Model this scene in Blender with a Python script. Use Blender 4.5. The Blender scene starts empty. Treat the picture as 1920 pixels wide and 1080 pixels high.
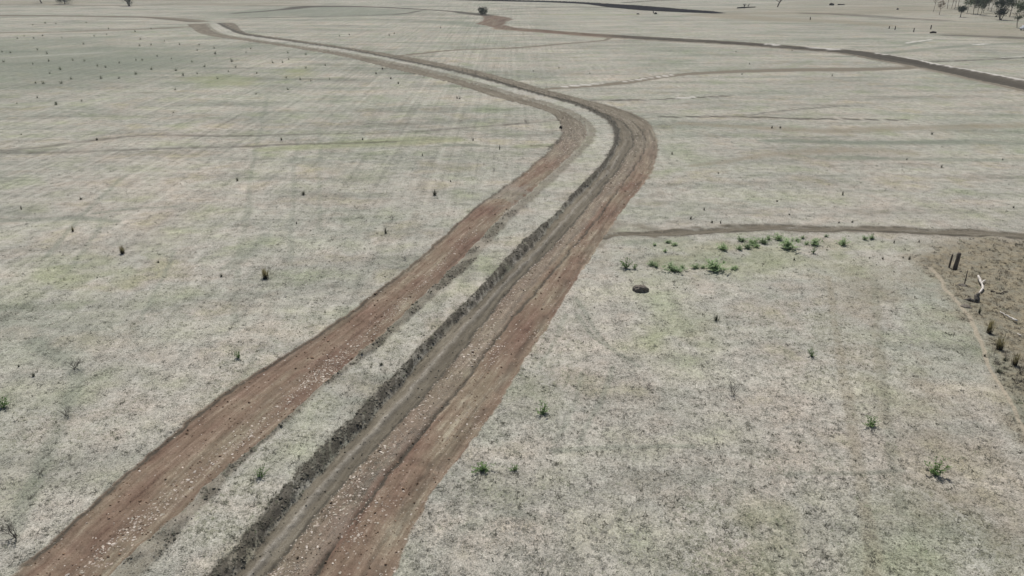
import bpy, bmesh, math, random
import numpy as np
from mathutils import Vector, Matrix

# ------------------------------------------------------------------ camera, sky, sun, exposure
scene = bpy.context.scene
CAM_H = 21.0
FPX = 1400.0                       # focal length in pixels of the 1920 px wide photograph
HORIZON = -60.0                    # image row of the horizon
PITCH = math.atan((540.0 - HORIZON) / FPX)
cam_d = bpy.data.cameras.new('camera')
cam_d.sensor_width = 36.0
cam_d.lens = 36.0 * FPX / 1920.0
cam_d.clip_start = 0.5
cam_d.clip_end = 20000.0
cam = bpy.data.objects.new('camera', cam_d)
scene.collection.objects.link(cam)
cam.location = (0, 0, CAM_H)
cam.rotation_euler = (math.pi / 2 - PITCH, 0, 0)
scene.camera = cam

SUN_EL = math.radians(60)
SUN_AZ = math.radians(-3)          # from +Y (view direction) towards +X
world = bpy.data.worlds.new('World')
scene.world = world
world.use_nodes = True
wn = world.node_tree.nodes
wl = world.node_tree.links
for n in list(wn): wn.remove(n)
w_out = wn.new('ShaderNodeOutputWorld')
w_bg = wn.new('ShaderNodeBackground')
w_sky = wn.new('ShaderNodeTexSky')
w_sky.sky_type = 'NISHITA'
w_sky.sun_disc = False
w_sky.sun_elevation = SUN_EL
w_sky.sun_rotation = SUN_AZ
w_sky.air_density = 1.0
w_sky.dust_density = 2.0
w_bg.inputs['Strength'].default_value = 0.072
wl.new(w_sky.outputs[0], w_bg.inputs[0])
wl.new(w_bg.outputs[0], w_out.inputs[0])

sun_d = bpy.data.lights.new('sun', 'SUN')
sun_d.energy = 4.1
sun_d.angle = math.radians(0.6)
sun_d.color = (1.0, 0.965, 0.91)
sun = bpy.data.objects.new('sun', sun_d)
scene.collection.objects.link(sun)
sdir = Vector((math.sin(SUN_AZ) * math.cos(SUN_EL), math.cos(SUN_AZ) * math.cos(SUN_EL), math.sin(SUN_EL)))
sun.rotation_euler = sdir.to_track_quat('Z', 'Y').to_euler()
sun.location = (0, 0, 60)

vs = scene.view_settings
vs.view_transform = 'Standard'
vs.look = 'None'
vs.exposure = 0.01
vs.gamma = 1.0
vs.use_curve_mapping = False
scene.render.resolution_x = 1024
scene.render.resolution_y = 576

C = scene.collection
RNG = np.random.default_rng(7)
random.seed(11)

# ------------------------------------------------------------------ helpers
CP, SP = math.cos(PITCH), math.sin(PITCH)

def G(x, y):
    """ground point that lies under pixel (x, y) of the photograph"""
    a = (x - 960.0) / FPX
    b = (540.0 - y) / FPX
    dx, dy, dz = a, CP + b * SP, -SP + b * CP
    t = CAM_H / -dz
    return np.array((dx * t, dy * t))

def mpp(y):
    """metres per pixel of a ground point at row y"""
    return CAM_H / CP / (y - HORIZON)

def hgt(y, px):
    """real height of an upright thing standing at row y and px tall"""
    return px * CAM_H * 1.06 / (y - HORIZON)

_TAB = np.random.default_rng(99).random((512, 512)).astype(np.float32)

def vnoise(x, y, seed=0):
    x = np.asarray(x, np.float32) + np.float32(seed * 37.0); y = np.asarray(y, np.float32) + np.float32(seed * 91.0)
    ix = np.floor(x); iy = np.floor(y)
    fx = x - ix; fy = y - iy
    ix = ix.astype(np.int32) & 511; iy = iy.astype(np.int32) & 511
    ix1 = (ix + 1) & 511; iy1 = (iy + 1) & 511
    fx = fx * fx * (3 - 2 * fx); fy = fy * fy * (3 - 2 * fy)
    a = _TAB[ix, iy]; b = _TAB[ix1, iy]; c = _TAB[ix, iy1]; d = _TAB[ix1, iy1]
    a = a + (b - a) * fx; c = c + (d - c) * fx
    return a + (c - a) * fy

def fbm(x, y, seed=0, octv=3):
    s = 0.0; a = 0.5; t = 0.0
    for k in range(octv):
        s = s + a * vnoise(x * 2 ** k + 17.3 * k, y * 2 ** k - 9.1 * k, seed + k)
        t += a; a *= 0.5
    return s / t

def sstep(a, b, x):
    t = np.clip((x - a) / (b - a), 0, 1)
    return t * t * (3 - 2 * t)

def gsmooth(v, sig):
    """gaussian smoothing of a sampled line, ends kept"""
    n = int(sig * 3) + 1
    k = np.exp(-0.5 * (np.arange(-n, n + 1) / sig) ** 2); k /= k.sum()
    p = np.concatenate([2 * v[0] - v[n:0:-1], v, 2 * v[-1] - v[-2:-n - 2:-1]])
    return np.convolve(p, k, 'valid')

def resample(P, step):
    P = np.asarray(P, float)
    # Catmull-Rom
    Q = np.vstack([2 * P[0] - P[1], P, 2 * P[-1] - P[-2]])
    out = []
    for i in range(1, len(Q) - 2):
        p0, p1, p2, p3 = Q[i - 1], Q[i], Q[i + 1], Q[i + 2]
        m = max(4, int(np.linalg.norm(p2 - p1) / step) + 1)
        t = np.linspace(0, 1, m, endpoint=False)[:, None]
        m1 = (p2 - p0) * .5; m2 = (p3 - p1) * .5
        out.append((2 * t**3 - 3 * t**2 + 1) * p1 + (t**3 - 2 * t**2 + t) * m1 + (-2 * t**3 + 3 * t**2) * p2 + (t**3 - t**2) * m2)
    out.append(Q[-2][None, :])
    A = np.vstack(out)
    d = np.concatenate([[0], np.cumsum(np.linalg.norm(np.diff(A, axis=0), axis=1))])
    n = int(d[-1] / step) + 1
    s = np.linspace(0, d[-1], n)
    return np.stack([np.interp(s, d, A[:, 0]), np.interp(s, d, A[:, 1])], 1)

# ------------------------------------------------------------------ the graded double track: its edges
E0 = [(31,1072),(171,948),(194,917),(249,878),(342,796),(389,757),(459,711),(544,660),(640,597),(700,550),(767,500),(847,428),(913,372),(973,330),(1010,300),(1033,277),(1052,255),(1050,235),(1040,217),(1007,203),(923,180),(827,150),(740,130),(640,105),(500,82),(400,68),(370,60),(357,50),(350,44)]
E1 = [(202,1080),(295,998),(369,928),(428,870),(505,815),(583,738),(655,678),(725,620),(780,565),(850,500),(940,405),(985,368),(1058,303),(1085,277),(1103,253),(1098,236),(1078,220),(1045,205),(965,180),(865,150),(765,126),(636,99),(498,78.5),(427,67),(402,60),(390,50),(385,43)]
E2 = [(265,1080),(330,1010),(408,924),(467,854),(544,788),(606,726),(687,670),(757,610),(807,562),(880,500),(967,403),(1007,370),(1077,303),(1103,277),(1119,253),(1112,233),(1090,217),(1057,200),(973,177),(873,147),(773,123),(640,97),(500,77),(430,66),(408,58),(397,50),(393,43)]
E3 = [(388,1076),(459,1006),(490,955),(556,893),(600,839),(640,804),(690,749),(757,683),(783,655),(840,597),(893,547),(940,493),(990,443),(1040,403),(1073,363),(1107,330),(1130,303),(1145,277),(1151,253),(1143,233),(1123,217),(1073,196),(987,172),(880,142),(780,120),(640,92),(500,72),(450,64),(428,55),(412,47),(402,41)]
E4 = [(440,1075),(505,1006),(540,955),(595,893),(640,839),(702,784),(753,718),(799,660),(847,612),(893,573),(947,513),(1000,460),(1060,390),(1107,347),(1140,307),(1153,280),(1163,253),(1153,230),(1133,213),(1073,190),(990,169.5),(890,139.5),(783,117),(640,90),(500,70),(456,62),(434,53),(420,46),(408,40)]
E6 = [(497,1075),(560,1003),(607,942),(640,900),(700,842),(771,767),(811,717),(857,667),(905,603),(973,520),(1023,473),(1070,423),(1105,380),(1143,335),(1160,313),(1175,287),(1188,270),(1185,250),(1177,235),(1160,222),(1135,212),(1110,203),(1077,191),(1043,181.5),(993,168.5),(893,138.5),(785,116),(640,89),(500,69),(457,61.2),(437,52),(424,45),(410,39.5)]
E7 = [(590,1075),(645,1000),(700,925),(770,835),(847,742),(893,682),(927,637),(948,607),(1000,550),(1050,490),(1100,435),(1150,367),(1173,337),(1190,310),(1206,285),(1210,260),(1200,240),(1175,221),(1140,207),(1077,188),(1000,166),(900,139),(790,114),(640,88.4),(500,68.4),(457.5,60.7),(440,50),(430,44),(413,39)]
E8 = [(733,1080),(768,1002),(811,917),(858,862),(912,796),(943,749),(978,679),(1000,655),(1040,593),(1077,527),(1123,460),(1147,423),(1187,367),(1220,330),(1230,300),(1234,283),(1233,257),(1220,233),(1190,213),(1140,197),(1073,180),(1007,163),(940,143),(823,117),(747,103),(640,87),(500,67),(458,60),(446,48),(436,42),(417,38)]

def ground_line(E, ext=22.0):
    P = np.array([G(*p) for p in E])
    d0 = P[0] - P[2]; d0 /= np.linalg.norm(d0)
    P = np.vstack([P[0] + d0 * ext, P])
    A = resample(P, 0.5)
    A[:, 0] = gsmooth(A[:, 0], 2.5); A[:, 1] = gsmooth(A[:, 1], 2.5)
    return A

L2, L3 = ground_line(E2), ground_line(E3)
# centre line = middle of the grass strip
def nearest_mid(A, B):
    out = []
    for p in A:
        j = np.argmin(((B - p) ** 2).sum(1))
        out.append((p + B[j]) / 2)
    return np.array(out)
CL = resample(nearest_mid(L2, L3)[::6], 0.5)
CL[:, 0] = gsmooth(CL[:, 0], 5); CL[:, 1] = gsmooth(CL[:, 1], 5)
CLs = np.concatenate([[0], np.cumsum(np.linalg.norm(np.diff(CL, axis=0), axis=1))])
CLt = np.gradient(CL, axis=0); CLt /= np.linalg.norm(CLt, axis=1)[:, None]
CLn = np.stack([CLt[:, 1], -CLt[:, 0]], 1)       # to the right of travel

def to_su(X, Y, chunk=20000):
    s = np.empty(len(X)); u = np.empty(len(X))
    P = np.stack([X, Y], 1)
    for a in range(0, len(X), chunk):
        p = P[a:a + chunk]
        best = np.full(len(p), 1e18); bi = np.zeros(len(p), int)
        # coarse then fine
        co = CL[::8]
        j = np.argmin(((p[:, None, :] - co[None]) ** 2).sum(2), axis=1) * 8
        for k in range(-8, 9):
            jj = np.clip(j + k, 0, len(CL) - 1)
            d = ((p - CL[jj]) ** 2).sum(1)
            m = d < best; best[m] = d[m]; bi[m] = jj[m]
        v = p - CL[bi]
        s[a:a + chunk] = CLs[bi] + (v * CLt[bi]).sum(1)
        u[a:a + chunk] = (v * CLn[bi]).sum(1)
    return s, u

SG = np.arange(0, CLs[-1], 0.5)
def edge_u(E):
    A = ground_line(E)
    s, u = to_su(A[:, 0], A[:, 1])
    o = np.argsort(s); s, u = s[o], u[o]
    v = np.interp(SG, s, u)
    v1 = gsmooth(v, 3); v2 = gsmooth(v, 12)
    w = sstep(110, 170, SG)
    return v1 * (1 - w) + v2 * w
EU = [edge_u(E) for E in (E0, E1, E2, E3, E4, E6, E7, E8)]
for k in range(1, 8):
    EU[k] = np.maximum(EU[k], EU[k - 1] + (0.35 if k not in (3,) else 0.9))
S_BEND = float(to_su(np.array([G(1135, 253)[0]]), np.array([G(1135, 253)[1]]))[0][0])
S_END = CLs[-1]

# ------------------------------------------------------------------ minor tracks and marks: (channel, strength, [(x, y, thickness px)...], soft)
LINES = [
 ('side', 1.0, [(1135,443,10),(1200,438,15),(1280,435,15),(1400,429,17),(1500,427,17),(1600,429,17),(1700,433,16),(1800,437,14),(1920,440,13),(2100,444,12),(2400,452,12)]),
 ('road', 1.0, [(-600,26,2),(0,29,1.8),(130,30,1.8),(267,32,2.4),(330,36,5),(372,40,6)]),
 ('second', 1.0, [(950,54,6),(1060,62,6),(1140,68,7),(1280,76,7),(1400,83,7),(1500,91,7.5),(1600,99,10),(1680,113,15),(1760,128,17),(1840,145,20),(1920,161,24),(2100,200,28),(2500,290,34)]),
 ('drain', 1.0, [(700,-6,2.2),(880,-1,2.8),(960,1,2.8),(1040,3,3),(1120,7,3.4),(1180,12,8),(1250,18,8),(1300,21,6),(1340,24,3)]),
 ('grey', .55, [(0,61,1.6),(100,60,1.6),(230,56,1.6),(300,53,2),(360,50,2)]),
 ('pale', .3, [(0,109,2.5),(80,104,2.5),(200,98,2)]),
 ('pale', .25, [(350,123,3),(430,124,3)]),
 ('grey', .65, [(-300,9,1.2),(0,9,1.2),(215,10,1.6),(330,9,1.2),(580,11,1)]),
 ('dark', .75, [(440,25,1.5),(530,18,2),(590,12,3),(700,13,1.5),(800,18,1.6),(860,22,2)]),
 ('dark', .55, [(450,34,1),(600,31,1.1),(740,27,1.5),(795,19,1.5)]),
 ('dark', 1.0, [(856,22,2.5),(880,25,5),(915,29,4)]),
 ('dark', .7, [(1170,5,1.2),(1230,1,1.2),(1330,-3,1)]),
 ('dark', .5, [(945,17,1.2),(1020,14,1.2),(1080,13,1.2),(1180,15,1)]),
 ('dark', .4, [(955,22,1),(1100,18,1.2),(1180,17,1)]),
 ('green', .6, [(1020,27,1.2),(1120,28,1.2),(1192,27,1.2)]),
 ('grey', .9, [(750,104,2.4),(850,94,2.2),(960,90,2.2),(1060,82,2.2),(1120,77,2.2),(1147,71,2)]),
 ('grey', .85, [(1030,166,3),(1080,163,5),(1160,156,6),(1260,141,5),(1350,135,5),(1500,131,6),(1600,130,7),(1700,127,4),(1720,126,2)]),
 ('pale', 1., [(1055,163,2),(1100,159.5,2.2),(1130,156.5,2)]),
 ('pale', 1., [(1170,153,1.8),(1200,148.5,2)]),
 ('pale', 1., [(1205,148,2),(1240,143,2.2),(1266,139,2)]),
 ('dark', .65, [(1110,188,3),(1200,187,2.2),(1280,184.5,2.2),(1340,182,2.2),(1372,180,2)]),
 ('pale', .9, [(1270,184.3,2),(1299,183.2,2)]),
 ('dark', .5, [(1385,218,2),(1440,211,2.6),(1500,205,2.6),(1560,200,2),(1620,198,1.5)]),
 ('dark', .7, [(1235,219,1.6),(1350,219,2),(1440,220,3),(1500,222.5,3.2),(1560,223,2),(1700,225,1.6)]),
 ('dim', .75, [(1430,265,4),(1500,264,6),(1600,268,8),(1700,267,8),(1800,267,7),(1960,270,6)]),
 ('brown', .45, [(1280,232,4),(1430,240,7),(1560,246,9),(1700,240,9),(1960,235,8)]),
 ('dim', .6, [(1480,291,4),(1620,296,6),(1760,299,6),(1960,300,6)]),
 ('brown', .35, [(1300,310,6),(1450,290,9),(1560,282,12),(1700,285,10)]),
 ('dark', .45, [(-80,286,4),(60,286,3.4),(150,285,3.4),(250,281,3),(370,277,3),(480,274,3.4),(520,271,3),(640,268,3),(740,265,3)]),
 ('dark', .3, [(730,265.3,3),(800,262,2.6),(880,259,2.4),(960,256,2.2),(1040,252,2)]),
 ('dark', .25, [(860,272,3),(940,276,2.5),(1030,280,2)]),
 ('dark', .45, [(0,284,5),(90,274,4),(150,266,4),(280,254,3),(420,255,3),(520,253,3),(640,250,3),(740,249,3),(840,242,3),(930,236,4),(1000,230,3),(1048,226,2)]),
 ('green', .5, [(500,280,9),(620,272,12),(760,264,16),(850,262,10)]),
 ('green', .45, [(980,275,8),(1040,272,6)]),
 ('dim', .8, [(838,272,5),(890,272,5)]),
 ('dark', .8, [(998,273,2.2),(1036,274,2.4)]),
 ('dark', 1.0, [(1028,281,6),(1050,263,6)]),
 ('dim', .5, [(-60,413,7),(60,412,7),(140,408,7),(220,416,6)]),
 ('dim', .45, [(180,400,4),(250,392,5),(330,388,4)]),
 ('dim', .8, [(1600,88.5,2),(1680,87,2),(1710,83,3.4),(1748,74,3.4)]),
 ('dim', .45, [(1745,74,3),(1800,75,2)]),
 ('pale', .9, [(1700,81,2),(1746,74,2)]),
 ('dim', .65, [(1655,100,4),(1750,91,5),(1830,84.5,3.5),(1930,80,2.4)]),
 ('pale', .8, [(1824,84,1.6),(1848,82.6,1.6)]),
 ('dark', .6, [(1750,115.5,2),(1830,112.5,2.2),(1930,107.5,2.2)]),
 ('pale', .6, [(1880,108,1.6),(1930,105.5,1.8)]),
 ('pale', .9, [(1440,83.4,1.2),(1458,84.8,1.2)]),
 ('pale', .8, [(1515,89.2,1.2),(1570,93.2,1.4)]),
 ('pale', 1.0, [(1640,100,1.3),(1690,107.5,1.6),(1750,119.5,2),(1840,136,2.6),(1930,153,4)]),
 ('dim', .55, [(800,40,6),(860,44,9),(905,50,6)]),
 ('dim', .4, [(1180,455,10),(1300,447,6)]),
 ('dim', .3, [(700,330,20),(560,300,16)]),
 ('brown', .5, [(1340,28,9),(1450,36,9),(1560,40,7),(1660,48,5)]),
 ('dark', .45, [(1520,25,3),(1600,28,4),(1680,34,4),(1760,38,3)]),
 ('dark', .5, [(1780,66,3),(1850,68,4),(1940,72,5)]),
]
# marks that run away from the viewer: widths in metres
MLINES = [
 ('brown', .42, [(1556,520,.4),(1567,620,.5),(1590,740,.6),(1610,880,.6),(1632,1000,.7),(1642,1100,.7),(1660,1300,.7)]),
 ('brown', .35, [(1640,600,.7),(1652,700,.7),(1660,800,.7)]),
 ('trail', .64, [(1746,503,.45),(1763,520,.45),(1776,544,.4),(1790,559,.35),(1809,583,.35),(1826,610,.34),(1843,652,.3),(1857,693,.27),(1879,729,.27),(1899,766,.27),(1920,812,.27),(1960,900,.27),(2020,1040,.27)]),
 ('dim', .45, [(90,480,.5),(160,400,.5),(232,330,.6)]),
 ('dim', .35, [(130,510,.5),(185,430,.5),(210,395,.5)]),
 ('dim', .4, [(262,600,.35),(300,530,.35),(330,470,.35)]),
 ('dim', .35, [(440,600,.5),(450,470,.5),(470,380,.5)]),
 ('pale', .3, [(1690,500,.4),(1640,640,.4)]),
 ('dim', .5, [(1040,845,.4),(1180,838,.35),(1300,838,.3)]),
 ('dim', .55, [(1480,890,.3),(1580,888,.3),(1690,884,.3)]),
 ('dark', .35, [(1560,888,.15),(1690,886,.15)]),
 ('pale', .4, [(1500,893,.3),(1600,897,.3)]),
 ('dim', .4, [(380,140,1.0),(330,110,1.0),(300,75,1.2)]),
 ('dim', .4, [(1150,690,.35),(1120,760,.3),(1085,830,.3)]),
 ('dim', .7, [(1835,491,.8),(1890,495,1.6),(1960,500,2.)]),
 ('dim', .5, [(1800,470,.8),(1850,466,1.2),(1930,470,1.4)]),
 ('dim', .7, [(1880,680,1.2),(1905,720,1.4),(1925,790,1.2)]),
 ('dim', .45, [(1850,580,.7),(1875,640,.8)]),
 ('dim', .3, [(452,480,.5),(466,360,.5),(486,250,.6),(505,170,.8)]),
 ('dim', .3, [(545,500,.5),(548,380,.5),(556,260,.6)]),
 ('dim', .3, [(600,430,.5),(598,330,.5),(600,240,.6)]),
 ('dim', .45, [(430,500,1.2),(470,470,1.6),(500,440,1.2)]),
 ('dim', .4, [(60,640,1.),(140,700,.9),(120,770,.8),(70,890,.8),(20,1000,.8)]),
 ('dim', .35, [(1010,690,.3),(1040,640,.3),(1060,590,.3)]),
 ('dim', .35, [(1090,700,.3),(1075,760,.3),(1040,830,.3)]),
 ('dim', .35, [(1640,520,.5),(1648,640,.5),(1665,780,.5),(1690,960,.5)]),
 ('dim', .4, [(870,990,.5),(960,960,.6),(1050,990,.5)]),
 ('dim', .4, [(1080,560,.3),(1130,640,.3),(1200,690,.3)]),
 ('dim', .4, [(1080,590,.3),(1110,630,.3),(1160,665,.25)]),
]
POLYS = [
 ('patch', [(900,27),(930,29),(955,33),(962,36.5),(948,41),(945,47),(962,51),(985,57),(945,56),(915,49.5),(892,44),(904,40),(908,35)], 1.2),
 ('paddock', [(1690,482),(1735,462),(1800,452),(1920,449),(2100,452),(2500,460),(3200,1000),(2100,1200),(2024,1040),(1962,900),(1921,812),(1879,729),(1857,693),(1843,652),(1824,606),(1800,575),(1776,546),(1745,510)], 2.0),
 ('far_brown', [(1300,20),(1400,31),(1530,38),(1640,47),(1740,61),(1800,69),(1920,79),(2300,100),(2800,60),(2600,-20),(1500,-25),(1480,5),(1420,13)], 9.),
 ('far_brown', [(-900,8),(0,8),(215,9.5),(330,8.5),(580,10),(585,1),(560,-25),(-900,-30)], 9.),
 ('dimfield', [(-600,75),(0,72),(120,70),(250,76),(420,88),(470,110),(430,135),(330,152),(160,158),(0,160),(-600,165)], 22.),
 ('dimfield2', [(380,26),(470,17),(590,12),(700,14),(790,19),(740,27),(600,32),(450,34)], 14.),
 ('greenfield', [(350,146),(420,140),(480,148),(470,158),(380,162)], 4.),
 ('greenfield', [(530,130),(580,128),(585,142),(540,146)], 3.),
 ('tan', [(1560,490),(1745,480),(1850,690),(1920,860),(1990,1100),(1700,1100),(1640,800)], 3.),
 ('greenpatch', [(1220,600),(1330,590),(1345,650),(1240,665)], 1.6),
 ('greenpatch', [(1370,960),(1500,940),(1550,1090),(1360,1100)], 1.4),
 ('greenpatch', [(400,720),(500,700),(470,780),(380,790)], 1.5),
 ('greenpatch', [(1180,470),(1330,455),(1700,460),(1640,490),(1400,520),(1180,525)], 1.8),
 ('greenpatch', [(60,480),(330,470),(300,540),(40,560)], 2.),
 ('fans', [(1150,400),(1180,415),(1250,425),(1240,448),(1170,450),(1110,470),(1100,455)], .8),
]

def raster(X, Y, pts, metric, soft=.45):
    """0..1 weight and signed cross distance of the points to a line with varying width"""
    P = np.array([G(p[0], p[1]) for p in pts])
    W = np.zeros(len(P))
    for i, p in enumerate(pts):
        a = P[max(i - 1, 0)]; b = P[min(i + 1, len(P) - 1)]
        t = (b - a) / np.linalg.norm(b - a); n = np.array((-t[1], t[0]))
        if metric: W[i] = p[2] / 2
        else: W[i] = max(.12, abs(np.dot(n, G(p[0], p[1] - p[2] / 2) - G(p[0], p[1] + p[2] / 2))) / 2)
    # smooth
    d = np.concatenate([[0], np.cumsum(np.linalg.norm(np.diff(P, axis=0), axis=1))])
    A = resample(P, max(0.6, d[-1] / 120))
    da = np.concatenate([[0], np.cumsum(np.linalg.norm(np.diff(A, axis=0), axis=1))])
    WA = np.interp(da / da[-1], d / d[-1], W)
    out = np.zeros(len(X)); q = np.zeros(len(X)); best = np.full(len(X), 9.)
    mw = WA.max() * 1.6
    sel = np.where((X > A[:, 0].min() - mw) & (X < A[:, 0].max() + mw) & (Y > A[:, 1].min() - mw) & (Y < A[:, 1].max() + mw))[0]
    if len(sel) == 0: return out, q
    x = X[sel]; y = Y[sel]; b = best[sel]; qq = q[sel]
    for i in range(len(A) - 1):
        a, c = A[i], A[i + 1]
        m2 = WA[i:i + 2].max() * 1.6
        k = np.where((x > min(a[0], c[0]) - m2) & (x < max(a[0], c[0]) + m2) & (y > min(a[1], c[1]) - m2) & (y < max(a[1], c[1]) + m2))[0]
        if len(k) == 0: continue
        t = c - a; L = np.linalg.norm(t); t = t / L
        vx = x[k] - a[0]; vy = y[k] - a[1]
        s = np.clip(vx * t[0] + vy * t[1], 0, L)
        ex = vx - s * t[0]; ey = vy - s * t[1]
        w = WA[i] + (WA[i + 1] - WA[i]) * s / L
        r = np.hypot(ex, ey) / w
        m = r < b[k]
        b[k[m]] = r[m]
        qq[k[m]] = (np.sign(vx * t[1] - vy * t[0]) * r)[m]
    out[sel] = sstep(1 + soft, 1 - soft, b)
    q[sel] = qq
    return out, q

def poly_w(X, Y, pts, soft):
    P = np.array([G(*p) for p in pts])
    sel = np.where((X > P[:, 0].min() - soft) & (X < P[:, 0].max() + soft) & (Y > P[:, 1].min() - soft) & (Y < P[:, 1].max() + soft))[0]
    out = np.zeros(len(X))
    if len(sel) == 0: return out
    x = X[sel]; y = Y[sel]
    ins = np.zeros(len(sel), bool); d = np.full(len(sel), 1e9)
    for i in range(len(P)):
        a, c = P[i], P[(i + 1) % len(P)]
        cond = (a[1] > y) != (c[1] > y)
        xi = (c[0] - a[0]) * (y - a[1]) / (c[1] - a[1] + 1e-12) + a[0]
        ins ^= cond & (x < xi)
        t = c - a; L2_ = t @ t
        s = np.clip(((x - a[0]) * t[0] + (y - a[1]) * t[1]) / L2_, 0, 1)
        d = np.minimum(d, np.hypot(x - a[0] - s * t[0], y - a[1] - s * t[1]))
    sd = np.where(ins, d, -d)
    out[sel] = sstep(-soft, soft, sd)
    return out

def masks(X, Y):
    n = len(X)
    R = np.hypot(X, Y)
    m = {k: np.zeros(n) for k in ('red', 'grey', 'dark', 'pale', 'brown', 'green', 'dim', 'trail', 'z', 'u', 's', 'flk', 'spoil', 'main')}
    cls = np.zeros(n, np.int8)
    mx = np.maximum
    # warp so that nothing has a ruler edge
    amp = np.clip(R / 120, .25, 1.6) * .55
    wx = X + (fbm(X * .8, Y * .8, 31) - .5) * amp + (fbm(X * .12, Y * .12, 35) - .5) * amp * 1.2
    wy = Y + (fbm(X * .8, Y * .8, 41) - .5) * amp + (fbm(X * .12, Y * .12, 45) - .5) * amp * 1.2
    rough = fbm(X * 2.3, Y * 2.3, 3)
    # gentle relief of the paddock
    m['z'] = (fbm(X * .05, Y * .05, 51) - .5) * .12 + (fbm(X * .9, Y * .9, 52) - .5) * .05 + (fbm(X * 4, Y * 4, 53) - .5) * .035 * (R < 160)
    brk = .45 + 1.0 * fbm(X * .25, Y * .25, 61)
    for ch, st, pts in LINES + MLINES:
        metric = any(pts is l[2] for l in MLINES)
        w, q = raster(wx, wy if ch != 'side' else wy + (fbm(X * .3, Y * .6, 23) - .5) * 2.0, pts, metric, .5 if ch == 'side' else .3 if ch in ('second', 'road', 'drain') else .55)
        if not w.any(): continue
        if ch in ('grey', 'dark', 'pale', 'brown', 'green', 'dim', 'trail'):
            ww = w * min(1., st * (1.35 if not metric else 1.3 if ch == 'dim' else 1.0)) * (np.clip(brk, 0, 1) if ch in ('dark', 'pale', 'dim') else 1)
            m[ch] = mx(m[ch], ww)
            if ch in ('dark', 'grey'): m['z'] -= w * st * .05
            if ch == 'pale': m['z'] += w * st * .06
        elif ch == 'side':
            m['grey'] = mx(m['grey'], w * (.55 + .8 * (fbm(X * .5, Y * 1.2, 18) - .2)).clip(0, 1))
            m['dark'] = mx(m['dark'], w * .25 + w * .55 * np.exp(-((q - .55) / .25) ** 2) + w * .55 * np.exp(-((q + .75) / .2) ** 2) * (rough > .45))
            m['z'] -= w * .06 * (1 - np.abs(q).clip(0, 1)) - w * .12 * np.exp(-((np.abs(q) - .95) / .18) ** 2) * rough
            m['u'] = np.where(w > 0, q * 2, m['u']); m['s'] = np.where(w > 0, X, m['s'])
            cls[w > .5] = 2
        elif ch == 'road':
            m['grey'] = mx(m['grey'], w); m['dark'] = mx(m['dark'], w * .45 * (q > 0))
            cls[w > .5] = 4
        elif ch == 'drain':
            m['dark'] = mx(m['dark'], w); m['z'] -= w * .5
            cls[w > .5] = 5
        elif ch == 'second':
            far = sstep(55, 20, X)            # reddish on the left, dark grey on the right
            m['red'] = mx(m['red'], w * far * .85); m['grey'] = mx(m['grey'], w)
            m['dark'] = mx(m['dark'], w * (1 - far * .6) * 1.0 * (np.abs(q + .05) < .7)); m['dark'] = mx(m['dark'], w * .5 * np.exp(-((q + .7) / .25) ** 2))
            m['z'] += w * (.25 * np.exp(-((q - .8) / .3) ** 2) - .55 * np.exp(-((q) / .45) ** 2) + .2 * np.exp(-((q + .8) / .3) ** 2))
            m['u'] = np.where(w > 0, q * 3, m['u']); m['s'] = np.where(w > 0, X, m['s'])
            cls[w > .5] = 3
    for ch, pts, soft in POLYS:
        sc = np.clip(soft * .35, .3, 6)
        PG = np.array([G(*p) for p in pts]); lo = PG.min(0) - 2 * soft; hi = PG.max(0) + 2 * soft
        ins = np.where((X > lo[0]) & (X < hi[0]) & (Y > lo[1]) & (Y < hi[1]))[0]
        if len(ins) == 0: continue
        xi, yi = X[ins], Y[ins]
        w = np.zeros(n)
        w[ins] = poly_w(xi + (fbm(xi / sc / 3, yi / sc / 3, 71) - .5) * soft * 1.6, yi + (fbm(xi / sc / 3, yi / sc / 3, 75) - .5) * soft * 1.6, pts, soft)
        if ch == 'patch':
            m['red'] = mx(m['red'], w); m['dark'] = mx(m['dark'], w * (.15 + .5 * fbm(X * .25 - Y * .03, Y * .03, 16))); m['u'] = np.where(w > .2, (X - Y * .15) * 1.2, m['u']); m['s'] = np.where(w > .2, Y * .4, m['s']); cls[w > .5] = 3
            m['z'] += w * (fbm(X * .3 - Y * .05, Y * .02, 5) - .5) * .5
        elif ch == 'paddock':
            m['brown'] = mx(m['brown'], w * .95)
            m['z'] += w * ((fbm(X * .5, Y * .5, 6) - .5) * .3 + (fbm(X * 1.7, Y * 1.7, 7) - .5) * .28)
            cls[(w > .5) & (cls == 0)] = 6
        elif ch == 'far_brown': m['brown'] = mx(m['brown'], w * (-.1 + 1.0 * fbm(X * .02, Y * .05, 9)).clip(.1, 1))
        elif ch == 'dimfield': m['dim'] = mx(m['dim'], w * (.1 + 1.1 * fbm(X * .02, Y * .05, 8)))
        elif ch == 'dimfield2': m['dim'] = mx(m['dim'], w * .75)
        elif ch == 'greenfield': m['green'] = mx(m['green'], w * (.15 + .9 * fbm(X * .3, Y * .3, 12)))
        elif ch == 'tan': m['brown'] = mx(m['brown'], w * .38 * sstep(.3, .65, fbm(X * .35, Y * .35, 20)))
        elif ch == 'greenpatch': m['green'] = mx(m['green'], w * .45 * sstep(.35, .65, fbm(X * .5, Y * .5, 14)))
        elif ch == 'fans':
            m['grey'] = mx(m['grey'], w * (.1 + .7 * fbm(X * .8, Y * .8, 19)))
    # ---- main double track
    box = (X > CL[:, 0].min() - 16) & (X < CL[:, 0].max() + 16) & (Y > CL[:, 1].min() - 16) & (Y < CL[:, 1].max() + 16)
    sel = np.where(box)[0]
    co = CL[::10]
    near = np.zeros(len(sel), bool)
    for p in co: near |= (np.abs(X[sel] - p[0]) < 17) & (np.abs(Y[sel] - p[1]) < 17)
    sel = sel[near]
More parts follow.
